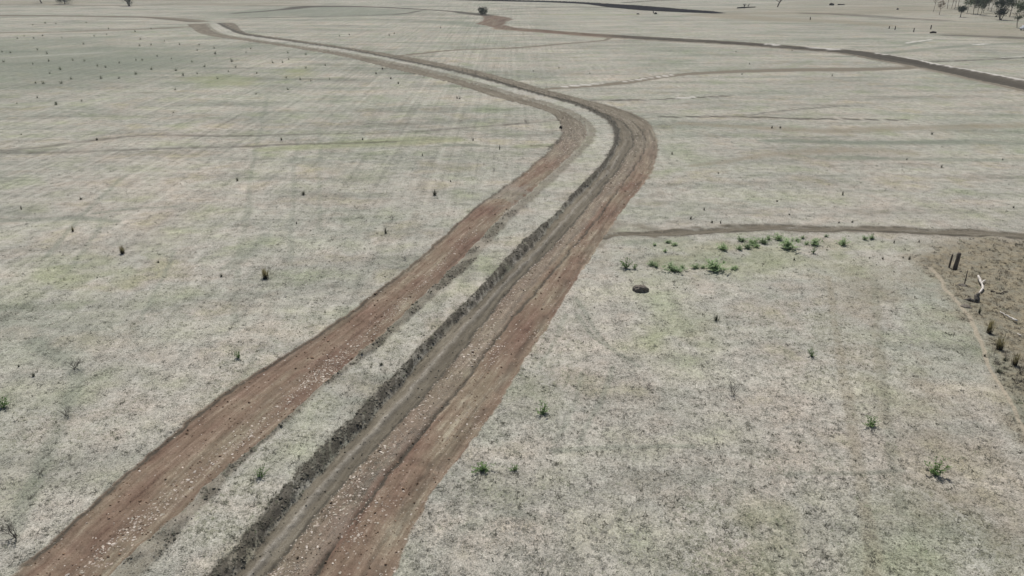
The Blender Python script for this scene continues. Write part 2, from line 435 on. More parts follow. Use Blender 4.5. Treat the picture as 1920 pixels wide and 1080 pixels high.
    if len(sel):
        s, u = to_su(X[sel], Y[sel])
        e = [np.interp(s, SG, v) for v in EU]
        x = X[sel]; y = Y[sel]; r = R[sel]
        jag = (fbm(s * .9, u * .9, 81) - .5) * .55 + (fbm(s * 3.1, u * 3.1, 85) - .5) * .28
        uu = u + jag * np.clip(r / 90, .6, 1.5)
        f = .10 + .12 * np.clip(r / 100, 0, 2)
        def band(a, b): return sstep(-f, f, uu - a) * sstep(-f, f, b - uu)
        on = (s > .5) & (s < S_END - .5)
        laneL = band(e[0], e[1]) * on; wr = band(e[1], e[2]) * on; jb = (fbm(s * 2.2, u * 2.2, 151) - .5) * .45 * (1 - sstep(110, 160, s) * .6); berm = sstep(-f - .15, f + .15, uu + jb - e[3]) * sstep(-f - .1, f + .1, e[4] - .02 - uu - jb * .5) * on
        flat = band(e[4], e[5]) * on; laneR = band(e[5], e[7]) * on
        fade = sstep(S_BEND - 45, S_BEND + 25, s)            # reddish near, grey-brown far
        bend = np.exp(-((s - S_BEND) / 12) ** 2)
        n1 = fbm(u * 1.6, s * .12, 91); n2 = fbm(u * .7, s * .5, 95); n3 = fbm(u * 3, s * 3, 97)
        red = laneL * (1 - .85 * fade); gry = laneL * (.25 + .6 * fade)
        # left lane: remains of grass left standing across it before the bend
        i0 = float(to_su(*[np.array([v]) for v in G(960, 375)])[0][0])
        rem = np.exp(-((s - i0 - 2) / 5.5) ** 2) * .6 + bend * .3
        red *= 1 - rem * (n2 > .42) * .8
        lf = (uu - e[0]) / np.maximum(e[1] - e[0], .3)
        flk = laneL * np.exp(-((lf - .72 + .08 * np.sin(s * .13)) / .115) ** 2) * (.5 + 1.6 * sstep(.45, .7, fbm(s * .16, s * 0, 99))) * sstep(75, 45, s)
        flk += bend * laneL * .4 + laneL * .02
        rf = (uu - e[5]) / np.maximum(e[7] - e[5], .3)
        redR = laneR * (1 - .8 * fade) * (.55 + .45 * sstep(.25, .55, rf))
        gryR = laneR * (.35 + .4 * fade + .3 * sstep(.45, .1, rf))
        flk += laneR * (.26 * sstep(.5, .62, n2) * sstep(85, 40, s) + .3 * np.exp(-((rf - .12) / .12) ** 2) + .04)
        ridge_u = e[4] + (e[5] - e[4]) * .42
        ridge = np.exp(-((uu - ridge_u) / .16) ** 2) * flat * sstep(S_BEND + 5, S_BEND - 15, s)
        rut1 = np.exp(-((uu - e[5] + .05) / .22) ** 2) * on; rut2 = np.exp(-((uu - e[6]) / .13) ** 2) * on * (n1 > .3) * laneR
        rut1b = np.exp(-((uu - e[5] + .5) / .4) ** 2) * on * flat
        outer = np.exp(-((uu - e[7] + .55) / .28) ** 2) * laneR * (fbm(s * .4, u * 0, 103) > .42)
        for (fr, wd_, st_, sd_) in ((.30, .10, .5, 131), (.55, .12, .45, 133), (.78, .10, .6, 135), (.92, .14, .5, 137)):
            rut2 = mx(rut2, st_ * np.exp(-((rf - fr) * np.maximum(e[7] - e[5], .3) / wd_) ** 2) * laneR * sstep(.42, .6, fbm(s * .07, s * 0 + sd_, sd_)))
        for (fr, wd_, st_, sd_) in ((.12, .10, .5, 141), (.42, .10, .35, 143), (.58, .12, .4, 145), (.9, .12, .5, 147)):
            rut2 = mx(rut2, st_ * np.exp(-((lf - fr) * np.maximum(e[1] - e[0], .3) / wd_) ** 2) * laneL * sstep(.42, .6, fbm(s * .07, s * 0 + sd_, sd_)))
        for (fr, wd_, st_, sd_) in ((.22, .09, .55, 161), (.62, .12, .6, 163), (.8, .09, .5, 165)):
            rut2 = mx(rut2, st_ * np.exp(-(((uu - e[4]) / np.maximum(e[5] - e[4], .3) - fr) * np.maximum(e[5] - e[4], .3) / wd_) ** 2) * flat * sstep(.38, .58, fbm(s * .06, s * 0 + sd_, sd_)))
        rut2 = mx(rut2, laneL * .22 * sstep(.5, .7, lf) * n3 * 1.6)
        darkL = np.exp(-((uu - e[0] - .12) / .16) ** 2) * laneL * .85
        # pale dry median beyond the bend, spoil side
        med = band(e[2], e[3]) * on
        m['pale'][sel] = mx(m['pale'][sel], mx(med * fade * .34, ridge * .38))
        # rubble fan on the outer side beyond the bend
        m['red'][sel] = mx(m['red'][sel] * (1 - med - berm).clip(0, 1), mx(red, redR))
        m['grey'][sel] = mx(m['grey'][sel] * (1 - med).clip(0, 1), mx(mx(gry, gryR), mx(flat, wr * .55) ))
        m['dark'][sel] = mx(m['dark'][sel] * (1 - med).clip(0, 1), mx(mx(rut1 * .75, rut2 * .85), mx(mx(wr * sstep(.40, .62, fbm(s * .6, u * .9, 113)) * .5 * sstep(95, 55, s), rut1b * .45), mx(darkL, mx(outer * .45, berm * (.62 + .4 * sstep(.35, .65, vnoise((s * .75 + u * 1.3) * 4.5, (u - s) * .8, 107)) * (1 - fade) + .4 * fade))))))  # berm weight: dark soil plus shade of the comb ridges put into colour
        m['spoil'][sel] = mx(berm, wr * .6 * sstep(.36, .55, fbm(s * .6, u * .9, 113)) * sstep(95, 55, s))
        m['flk'][sel] = flk
        m['u'][sel] = np.where(mx(mx(laneL, laneR), mx(flat, berm)) > .02, u, m['u'][sel]); m['s'][sel] = np.where(mx(mx(laneL, laneR), mx(flat, berm)) > .02, s, m['s'][sel])
        m['main'][sel] = mx(mx(laneL, laneR), mx(mx(flat, berm), wr))
        # relief
        bw = np.maximum(e[4] - e[3], .3); bf = ((uu - e[3]) / bw).clip(0, 1)
        clump = fbm(s * .55, u * .8, 105); comb = vnoise((s * .75 + u * 1.3) * 4.5, (u - s) * .8, 107)
        zb = berm * np.sin(bf * math.pi) ** 1.1 * (.14 + .17 * clump + .10 * comb) * (1 - .3 * fade)
        zw = wr * (.02 + .22 * sstep(.4, .75, fbm(s * .7, u * 1.2, 109))) * np.sin(((uu - e[1]) / np.maximum(e[2] - e[1], .2)).clip(0, 1) * math.pi)
        zt = -laneL * .05 - flat * .10 - laneR * .05 - rut1 * .10 - rut2 * .10 - rut1b * .05 + ridge * .06
        zt += (laneL + laneR) * ((n1 - .5) * .07 + (n3 - .5) * .075 + (vnoise(s * 2.0 + u * .3, u * .5, 171) - .5) * .12 * sstep(.35, .6, fbm(s * .2, u * .4, 173)) + (fbm(u * 3.4, s * .05, 121) - .5) * .08) + flat * ((n1 - .5) * .05 + (n3 - .5) * .05)
        zt += np.exp(-((uu - e[0] + .1) / .2) ** 2) * on * .06 * n3 + np.exp(-((uu - e[7] - .1) / .22) ** 2) * on * .05 * n3
        m['z'][sel] = m['z'][sel] * (1 - .5 * m['main'][sel]) + zb + zw + zt
        cls[sel[m['main'][sel] > .5]] = 1
    m['cls'] = cls
    m['bare'] = np.clip(mx(mx(m['red'], m['grey']), mx(m['dark'] * .9, m['trail'])), 0, 1)
    return m

# ------------------------------------------------------------------ node helper
class NT:
    def __init__(self, name):
        self.mat = bpy.data.materials.new(name); self.mat.use_nodes = True
        self.t = self.mat.node_tree; self.t.nodes.clear()
        self.out = self.t.nodes.new('ShaderNodeOutputMaterial')
    def n(self, typ, **kw):
        nd = self.t.nodes.new(typ)
        for k, v in kw.items(): setattr(nd, k, v)
        return nd
    def set(self, sock, v):
        if isinstance(v, bpy.types.NodeSocket): self.t.links.new(v, sock)
        elif v is not None:
            if isinstance(v, (tuple, list)) and sock.type == 'RGBA' and len(v) == 3: v = (*v, 1)
            sock.default_value = v
    def math(self, op, a, b=None, clamp=False):
        nd = self.n('ShaderNodeMath', operation=op); nd.use_clamp = clamp
        self.set(nd.inputs[0], a); self.set(nd.inputs[1], b)
        return nd.outputs[0]
    def mix(self, f, a, b, blend='MIX'):
        nd = self.n('ShaderNodeMix', data_type='RGBA', blend_type=blend)
        self.set(nd.inputs[0], f); self.set(nd.inputs[6], a); self.set(nd.inputs[7], b)
        return nd.outputs[2]
    def noise(self, vec, scale, detail=3, rough=.55, dist=0):
        nd = self.n('ShaderNodeTexNoise'); self.set(nd.inputs['Vector'], vec)
        nd.inputs['Scale'].default_value = scale; nd.inputs['Detail'].default_value = detail
        nd.inputs['Roughness'].default_value = rough; nd.inputs['Distortion'].default_value = dist
        return nd.outputs[0]
    def ramp(self, f, stops):
        nd = self.n('ShaderNodeValToRGB'); self.set(nd.inputs[0], f)
        el = nd.color_ramp.elements
        while len(el) < len(stops): el.new(.5)
        for e_, (p, c) in zip(el, stops):
            e_.position = p; e_.color = (*c, 1) if len(c) == 3 else c
        return nd.outputs[0]
    def mr(self, v, a, b, c=0., d=1.):
        nd = self.n('ShaderNodeMapRange'); self.set(nd.inputs[0], v)
        for i, q in enumerate((a, b, c, d)): nd.inputs[i + 1].default_value = q
        return nd.outputs[0]
    def bsdf(self, col, rough=.9, bump=None, bstr=.5, bdist=.02, spec=.2):
        p = self.n('ShaderNodeBsdfPrincipled')
        self.set(p.inputs['Base Color'], col); self.set(p.inputs['Roughness'], rough)
        p.inputs['Specular IOR Level'].default_value = spec
        if bump is not None:
            b = self.n('ShaderNodeBump'); b.inputs['Strength'].default_value = bstr; b.inputs['Distance'].default_value = bdist
            self.set(b.inputs['Height'], bump); self.t.links.new(b.outputs[0], p.inputs['Normal'])
        self.t.links.new(p.outputs[0], self.out.inputs[0])
        return p

def ground_material():
    k = NT('paddock_ground')
    pos = k.n('ShaderNodeNewGeometry').outputs['Position']
    A = k.n('ShaderNodeAttribute', attribute_name='mask_a'); B = k.n('ShaderNodeAttribute', attribute_name='mask_b')
    T = k.n('ShaderNodeAttribute', attribute_name='track_uv')
    sa = k.n('ShaderNodeSeparateColor'); k.t.links.new(A.outputs['Color'], sa.inputs[0])
    sb = k.n('ShaderNodeSeparateColor'); k.t.links.new(B.outputs['Color'], sb.inputs[0])
    red, grey, dark, pale = sa.outputs[0], sa.outputs[1], sa.outputs[2], A.outputs['Alpha']
    brown, green, dim, trail = sb.outputs[0], sb.outputs[1], sb.outputs[2], B.outputs['Alpha']
    fine = k.noise(pos, 26, 3, .6); mid = k.noise(pos, 6.5, 4, .62); patch = k.noise(pos, 1.1, 4, .6)
    big = k.noise(pos, .16, 4, .6); huge = k.noise(pos, .035, 6, .68)
    mp3 = k.n('ShaderNodeMapping'); k.t.links.new(pos, mp3.inputs[0]); mp3.inputs['Scale'].default_value = (.012, .05, 1)
    swath = k.noise(mp3.outputs[0], 1.0, 7, .72)
    # harvest rows of the left paddock, and the drag of wind-laid straw
    mp = k.n('ShaderNodeMapping'); k.t.links.new(pos, mp.inputs[0])
    mp.inputs['Rotation'].default_value = (0, 0, math.radians(-15.6)); mp.inputs['Scale'].default_value = (1.1, .018, 1)
    rows = k.noise(mp.outputs[0], 1.0, 4, .68)
    mp2 = k.n('ShaderNodeMapping'); k.t.links.new(pos, mp2.inputs[0])
    mp2.inputs['Scale'].default_value = (.04, .16, 1)
    lay = k.noise(mp2.outputs[0], 1.0, 6, .70)
    grain = k.noise(pos, 15, 2, .5)
    v = k.math('ADD', k.math('ADD', k.math('MULTIPLY', fine, .40), k.math('MULTIPLY', grain, .38)), k.math('MULTIPLY', mid, .22))
    v = k.math('ADD', v, k.math('MULTIPLY', k.math('SUBTRACT', patch, .5), .24))
    sx0 = k.n('ShaderNodeSeparateXYZ'); k.t.links.new(pos, sx0.inputs[0])
    v = k.math('ADD', k.math('MULTIPLY', k.math('SUBTRACT', v, .5), 1.35), .5)
    v = k.math('ADD', v, k.math('MULTIPLY', k.math('MULTIPLY', k.math('SUBTRACT', rows, .5), .26), k.mr(sx0.outputs[0], 25, -10, .25, 1.)))
    straw = k.ramp(v, [(.33, (.055, .053, .043)), (.41, (.19, .187, .160)), (.47, (.300, .289, .252)), (.56, (.366, .351, .308)), (.68, (.53, .51, .455))])
    tint = k.ramp(big, [(.30, (.86, .92, .78)), (.42, (.97, .98, .94)), (.50, (1.03, 1.03, 1.04)), (.58, (1.03, .985, .98)), (.70, (.98, .95, .82))])
    col = k.mix(1.0, straw, tint, 'MULTIPLY')
    tint2 = k.ramp(lay, [(.30, (.62, .65, .62)), (.47, (.97, .975, .97)), (.68, (1.20, 1.18, 1.15))])
    col = k.mix(1.0, col, tint2, 'MULTIPLY')
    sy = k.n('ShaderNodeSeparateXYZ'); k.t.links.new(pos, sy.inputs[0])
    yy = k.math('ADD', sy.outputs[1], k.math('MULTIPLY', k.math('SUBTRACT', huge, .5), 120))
    # ground colour turns slightly darker and greener with distance
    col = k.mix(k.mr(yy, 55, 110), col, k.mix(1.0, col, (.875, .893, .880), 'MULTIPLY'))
    tint3 = k.ramp(huge, [(.32, (.82, .87, .80)), (.48, (1.0, 1.0, .98)), (.66, (1.10, 1.045, 1.02))])
    tint4 = k.ramp(swath, [(.30, (.60, .64, .61)), (.46, (.97, .97, .97)), (.68, (1.17, 1.15, 1.14))])
    col = k.mix(k.mr(sy.outputs[1], 60, 160, .25, 1.0), col, k.mix(1.0, col, tint4, 'MULTIPLY'))
    col = k.mix(1.0, col, tint3, 'MULTIPLY')
    tex = k.mr(v, .3, .72, .55, 1.45)
    def flat(c, amt=1.):
        return k.mix(1.0, c, k.mix(amt, (1, 1, 1), tex), 'MULTIPLY')
    def fac(m, gain=2.2, nz=.75, src=None):
        e_ = k.math('ADD', k.math('SUBTRACT', m, .5), k.math('MULTIPLY', k.math('SUBTRACT', src or mid, .5), nz))
        return k.math('MULTIPLY', k.math('ADD', k.math('MULTIPLY', e_, gain), .5, True), k.mr(m, .02, .15), True)
    col = k.mix(k.math('MULTIPLY', dim, .8, True), col, flat((.155, .172, .133)))
    col = k.mix(k.math('MULTIPLY', green, .8, True), col, flat((.225, .245, .125)))
    col = k.mix(k.math('MULTIPLY', brown, .9, True), col, flat(k.mix(k.mr(patch, .38, .62), (.262, .222, .150), (.165, .150, .112)), 1.))
    col = k.mix(fac(trail, 2.5, .5), col, flat((.34, .295, .225), .6))
    # soils, streaked along the direction of travel
    su = k.n('ShaderNodeMapping'); k.t.links.new(T.outputs['Vector'], su.inputs[0]); su.inputs['Scale'].default_value = (3.2, .22, 1)
    streak = k.noise(su.outputs[0], 1.0, 5, .68)
    su2 = k.n('ShaderNodeMapping'); k.t.links.new(T.outputs['Vector'], su2.inputs[0]); su2.inputs['Scale'].default_value = (.5, .12, 1)
    broad = k.noise(su2.outputs[0], 1.0, 4, .6)
    sv = k.math('ADD', k.math('MULTIPLY', streak, .58), k.math('MULTIPLY', v, .42))
    sv = k.math('ADD', sv, k.math('MULTIPLY', k.math('SUBTRACT', broad, .5), .35))
    redc = k.ramp(sv, [(.32, (.082, .057, .042)), (.44, (.158, .117, .086)), (.55, (.212, .162, .122)), (.70, (.38, .32, .255))])
    redc = k.mix(1., redc, k.ramp(broad, [(.36, (.95, .84, .84)), (.5, (1.0, .98, .95)), (.64, (1.02, 1.10, 1.04))]), 'MULTIPLY')
    greyc = k.ramp(sv, [(.30, (.078, .070, .053)), (.46, (.146, .127, .095)), (.58, (.200, .177, .135)), (.72, (.33, .30, .24))])
    darkc = k.ramp(sv, [(.35, (.038, .034, .027)), (.55, (.074, .066, .052)), (.72, (.145, .132, .105))])  # dark soil tone; on the berm it also paints ridge shade
    col = k.mix(k.math('MAXIMUM', fac(grey, 2.4, .55), k.math('MULTIPLY', grey, .6)), col, greyc)
    col = k.mix(fac(red, 2.0, .6, sv), col, redc)
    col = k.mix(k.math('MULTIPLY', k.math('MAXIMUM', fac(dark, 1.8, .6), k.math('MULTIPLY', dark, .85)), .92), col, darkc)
    col = k.mix(k.math('MULTIPLY', k.math('MAXIMUM', fac(pale, 2.2, .6), k.math('MULTIPLY', pale, .5)), .9), col, flat((.50, .475, .43), .7))
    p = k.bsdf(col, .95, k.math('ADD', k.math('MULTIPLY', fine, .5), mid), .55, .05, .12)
    return k.mat

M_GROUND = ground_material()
_k = NT('wet_black_mud')
_p = _k.n('ShaderNodeNewGeometry').outputs['Position']
_n = _k.noise(_p, .25, 5, .65)
_k.bsdf(_k.ramp(_n, [(.35, (.014, .014, .016)), (.65, (.034, .033, .034))]), 1., None, .6, .3, 0.)
M_DRAIN = _k.mat

# ------------------------------------------------------------------ the ground: one sheet, finest towards the viewer, split by what it is
def build_ground():
    r = list(np.arange(1.0, 19.0, 2.0)); x = 19.0
    while x < 9000:
        r.append(x)
        if x < 700: x += min(max(1.0 * (x * x + CAM_H ** 2) / (CAM_H * 747), .05), 1.9)
        else: x *= 1.05
    r = np.array(r)
    inner = np.radians(np.arange(-39.5, 39.51, .09))
    outer = np.radians(np.concatenate([np.arange(-180, -60, 6.), np.arange(-60, -39.6, 1.)]))
    th = np.concatenate([outer, inner, -outer[::-1]])
    nr, nt = len(r), len(th)
    TH, RR = np.meshgrid(th, r)
    X = (RR * np.sin(TH)).ravel(); Y = (RR * np.cos(TH)).ravel()
    m = masks(X, Y)
    co = np.stack([X, Y, m['z']], 1).astype(np.float32)
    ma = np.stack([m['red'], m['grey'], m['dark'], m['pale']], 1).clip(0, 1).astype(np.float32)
    mb = np.stack([m['brown'], m['green'], m['dim'], m['trail']], 1).clip(0, 1).astype(np.float32)
    uv = np.stack([m['u'], m['s'], np.zeros(len(X))], 1).astype(np.float32)
    i, j = np.meshgrid(np.arange(nr - 1), np.arange(nt - 1), indexing='ij')
    a = (i * nt + j).ravel()
    F = np.stack([a, a + 1, a + nt + 1, a + nt], 1)[:, ::-1]
    cl = m['cls']
    fc = np.max(cl[F], axis=1)
    names = {0: 'ground', 1: 'dirt_track', 2: 'side_track', 3: 'far_dirt_track', 4: 'farm_road', 5: 'drain_channel', 6: 'bare_paddock'}
    for c, nm in names.items():
        f = F[fc == c]
        if len(f) == 0: continue
        ids, inv = np.unique(f.ravel(), return_inverse=True)
        me = bpy.data.meshes.new(nm)
        me.vertices.add(len(ids)); me.vertices.foreach_set('co', co[ids].ravel())
        me.loops.add(len(inv)); me.loops.foreach_set('vertex_index', inv.astype(np.int32))
        me.polygons.add(len(f)); me.polygons.foreach_set('loop_start', np.arange(0, len(inv), 4, dtype=np.int32))
        me.polygons.foreach_set('use_smooth', np.ones(len(f), bool))
        for an, dat, ty in (('mask_a', ma, 'FLOAT_COLOR'), ('mask_b', mb, 'FLOAT_COLOR')):
            at = me.attributes.new(an, ty, 'POINT'); at.data.foreach_set('color', dat[ids].ravel())
        at = me.attributes.new('track_uv', 'FLOAT_VECTOR', 'POINT'); at.data.foreach_set('vector', uv[ids].ravel())
        me.update(); me.validate()
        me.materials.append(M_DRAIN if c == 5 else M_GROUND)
        o = bpy.data.objects.new(nm, me); C.objects.link(o)
        o['kind'] = 'structure'
    print('ground verts', len(X), 'rings', nr, 'cols', nt)
build_ground()

def ground_z(x, y):
    return float(masks(np.array([x], float), np.array([y], float))['z'][0])

# ------------------------------------------------------------------ scatter (uncountable): straw, clods
def make_blades(name, n, lo, hi, el0, el1, w, spread, seed, bend=.3):
    rg = random.Random(seed)
    V = []; Fc = []
    for _ in range(n):
        a = rg.uniform(0, 2 * math.pi); el = math.radians(rg.uniform(el0, el1)); L = rg.uniform(lo, hi)
        bx, by = rg.gauss(0, spread), rg.gauss(0, spread)
        d = Vector((math.cos(a) * math.cos(el), math.sin(a) * math.cos(el), math.sin(el)))
        sd = Vector((-math.sin(a), math.cos(a), rg.uniform(-.6, .6))).normalized() * w * rg.uniform(.7, 1.3)
        b = Vector((bx, by, rg.uniform(0, .01)))
        mid = b + d * L * .55; tip = b + d * L - Vector((0, 0, L * bend * rg.random() * math.sin(el)))
        k = len(V); V += [b - sd, b + sd, mid + sd * .8, mid - sd * .8, tip]
        Fc += [(k, k + 1, k + 2, k + 3), (k + 3, k + 2, k + 4)]
    me = bpy.data.meshes.new(name); me.from_pydata([tuple(v) for v in V], [], Fc); me.update()
    return me

def make_lump(name, seed, sub=1, flat=.7):
    bm = bmesh.new(); bmesh.ops.create_icosphere(bm, subdivisions=sub, radius=1)
    rg = random.Random(seed)
    for v in bm.verts:
        v.co *= rg.uniform(.65, 1.15); v.co.z = v.co.z * flat + .25
    me = bpy.data.meshes.new(name); bm.to_mesh(me); bm.free()
    return me

def scatter(name, label, variants, P, rot, scl, vid, tint):
    me = bpy.data.meshes.new(name + '_points')
    me.vertices.add(len(P)); me.vertices.foreach_set('co', P.astype(np.float32).ravel())
    for an, ty, fld, d in (('rot', 'FLOAT_VECTOR', 'vector', rot), ('scl', 'FLOAT', 'value', scl), ('vid', 'INT', 'value', vid), ('tint', 'FLOAT_COLOR', 'color', tint)):
        at = me.attributes.new(an, ty, 'POINT')
        at.data.foreach_set(fld, np.ascontiguousarray(d, dtype=np.int32 if ty == 'INT' else np.float32).ravel())
    ob = bpy.data.objects.new(name, me); C.objects.link(ob)
    src = bpy.data.collections.new(name + '_pieces')
    for i, vme in enumerate(variants):
        src.objects.link(bpy.data.objects.new('%s_piece_%02d' % (name, i), vme))
    ng = bpy.data.node_groups.new(name + '_scatter', 'GeometryNodeTree')
    ng.interface.new_socket('Geometry', in_out='INPUT', socket_type='NodeSocketGeometry')
    ng.interface.new_socket('Geometry', in_out='OUTPUT', socket_type='NodeSocketGeometry')
    N = ng.nodes; Lk = ng.links
    gi = N.new('NodeGroupInput'); go = N.new('NodeGroupOutput')
    ci = N.new('GeometryNodeCollectionInfo'); ci.inputs[0].default_value = src
    ci.inputs['Separate Children'].default_value = True; ci.inputs['Reset Children'].default_value = True
    iop = N.new('GeometryNodeInstanceOnPoints'); iop.inputs['Pick Instance'].default_value = True
    def named(nm, ty):
        a = N.new('GeometryNodeInputNamedAttribute'); a.data_type = ty; a.inputs[0].default_value = nm
        return a.outputs[0]
    Lk.new(gi.outputs[0], iop.inputs['Points']); Lk.new(ci.outputs[0], iop.inputs['Instance'])
    Lk.new(named('vid', 'INT'), iop.inputs['Instance Index'])
    e2r = N.new('FunctionNodeEulerToRotation'); Lk.new(named('rot', 'FLOAT_VECTOR'), e2r.inputs[0])
    Lk.new(e2r.outputs[0], iop.inputs['Rotation'])
    Lk.new(named('scl', 'FLOAT'), iop.inputs['Scale'])
    Lk.new(iop.outputs[0], go.inputs[0])
    md = ob.modifiers.new('scatter', 'NODES'); md.node_group = ng
    ob['kind'] = 'stuff'; ob['label'] = label
    return ob

def tinted_material(name, rough=.9, transl=0.0):
    k = NT(name)
    a = k.n('ShaderNodeAttribute', attribute_name='tint', attribute_type='INSTANCER')
    p = k.bsdf(a.outputs['Color'], rough, spec=.15)
    if transl > 0:
        t = k.n('ShaderNodeBsdfTranslucent'); k.t.links.new(a.outputs['Color'], t.inputs[0])
        mx = k.n('ShaderNodeMixShader'); mx.inputs[0].default_value = transl
        k.t.links.new(p.outputs[0], mx.inputs[1]); k.t.links.new(t.outputs[0], mx.inputs[2]); k.t.links.new(mx.outputs[0], k.out.inputs[0])
    return k.mat
M_STRAW = tinted_material('dry_straw', .85, .35)
M_CLOD = tinted_material('soil_clod', .95)

def polar_points(n, r0, r1, half, power=2.0):
    """random ground points whose density falls with the distance"""
    u = RNG.random(n)
    r = r0 * (r1 / r0) ** u               # density ~ 1 / r^2
    t = np.radians((RNG.random(n) * 2 - 1) * half)
    return r * np.sin(t), r * np.cos(t)

def pick_tints(n, cols, jit=.12):
    c = np.array(cols)[RNG.integers(0, len(cols), n)]
    c = c * (1 + RNG.normal(0, jit, (n, 1)))
    return np.concatenate([c.clip(.01, .8), np.ones((n, 1))], 1)

def straw():
    X, Y = polar_points(125000, 15, 130, 42)
    R = np.hypot(X, Y)
    m = masks(X, Y)
    keep = RNG.random(len(X)) > np.clip(m['bare'] * 1.05 + .5 * sstep(.55, .72, fbm(X * .5, Y * .5, 203)) - m['flk'] * .3, 0, .985)
    keep |= (m['spoil'] > .35) & (RNG.random(len(X)) < .75)
    keep &= RNG.random(len(X)) > m['brown'] * .1
    keep &= RNG.random(len(X)) < .35 + .65 * sstep(135, 55, R)
    pat = fbm(X * .9, Y * .9, 201)
    keep &= RNG.random(len(X)) < .85 + .15 * pat
    X, Y, pat, R = X[keep], Y[keep], pat[keep], R[keep]
    mm = {k: v[keep] for k, v in m.items()}
    n = len(X)
    pat2 = fbm(X * .16, Y * .16, 205)
    t = pick_tints(n, [(.53, .512, .455), (.47, .453, .40), (.41, .393, .34), (.59, .57, .51), (.345, .333, .28), (.44, .433, .37)], .13)
    t[:, :3] *= (.94 + .12 * pat)[:, None]
    g = sstep(.52, .68, pat2)[:, None]; t[:, :3] *= 1 - g * np.array((.10, .07, .20))
    g = sstep(.48, .34, pat2)[:, None]; t[:, :3] *= 1 - g * np.array((.02, .04, .03))
    def to(c, w): t[:, :3] = t[:, :3] * (1 - w[:, None]) + np.array(c) * w[:, None] * (t[:, :3].mean(1) / .42)[:, None]
    to((.27, .29, .16), mm['green'] * .7); to((.22, .23, .19), mm['dim'] * .7); to((.31, .255, .17), mm['brown'] * .85)
    to((.15, .145, .108), mm['spoil'] * .9); to((.30, .25, .20), mm['red'] * .7 * (mm['spoil'] < .2))
    ex = np.zeros(n, bool); ex[RNG.integers(0, n, 6000)] = True; ex &= (mm['bare'] < .3) & (mm['spoil'] < .2)
    ng = RNG.random(n) < .02; t[ng, :3] = np.array((.20, .235, .14)) * (1 + RNG.normal(0, .2, (ng.sum(), 1)))
    dk = RNG.random(n) < .11; t[dk, :3] *= .33
    br = RNG.random(n) < .10; t[br, :3] *= 1.3
    P = np.stack([X, Y, mm['z']], 1)
    rot = np.stack([RNG.normal(0, .12, n), RNG.normal(0, .12, n), RNG.random(n) * 6.283], 1)
    scl = RNG.uniform(.45, 1.05, n) * (1 - .35 * mm['bare'])
    t[ex, :3] = np.array((.150, .148, .115)) * (1 + RNG.normal(0, .3, (ex.sum(), 1))).clip(.4, 1.6); scl[ex] = RNG.uniform(.6, 1.0, ex.sum()) + .7 * RNG.random(ex.sum()) ** 3
    w = RNG.random(n); w[ex] = .9 + .1 * RNG.random(ex.sum())
    vid = np.where(w < .45, 0, np.where(w < .82, 1, np.where(w < .93, 2, 3)))
    pdk = (mm['cls'] == 6); scl[pdk] *= 1.7; vid[pdk] = RNG.integers(1, 4, pdk.sum()); t[pdk, :3] *= RNG.uniform(.45, 1.1, (pdk.sum(), 1))
    onb = mm['spoil'] > .4; scl[onb] *= 1.5; vid[onb] = RNG.integers(2, 4, onb.sum())
    var = [make_blades('straw_mat', 12, .05, .14, 2, 16, .007, .05, 1),
           make_blades('straw_mat_loose', 10, .06, .17, 2, 22, .007, .07, 2),
           make_blades('stubble_tuft', 13, .04, .11, 25, 70, .007, .025, 3),
           make_blades('stubble_tuft_wide', 14, .06, .16, 10, 55, .008, .045, 4)]
    for v in var: v.materials.append(M_STRAW)
    scatter('dry_grass', 'short grey straw and dry grass stubble covering the paddock', var, P, rot, scl, vid, t)
straw()

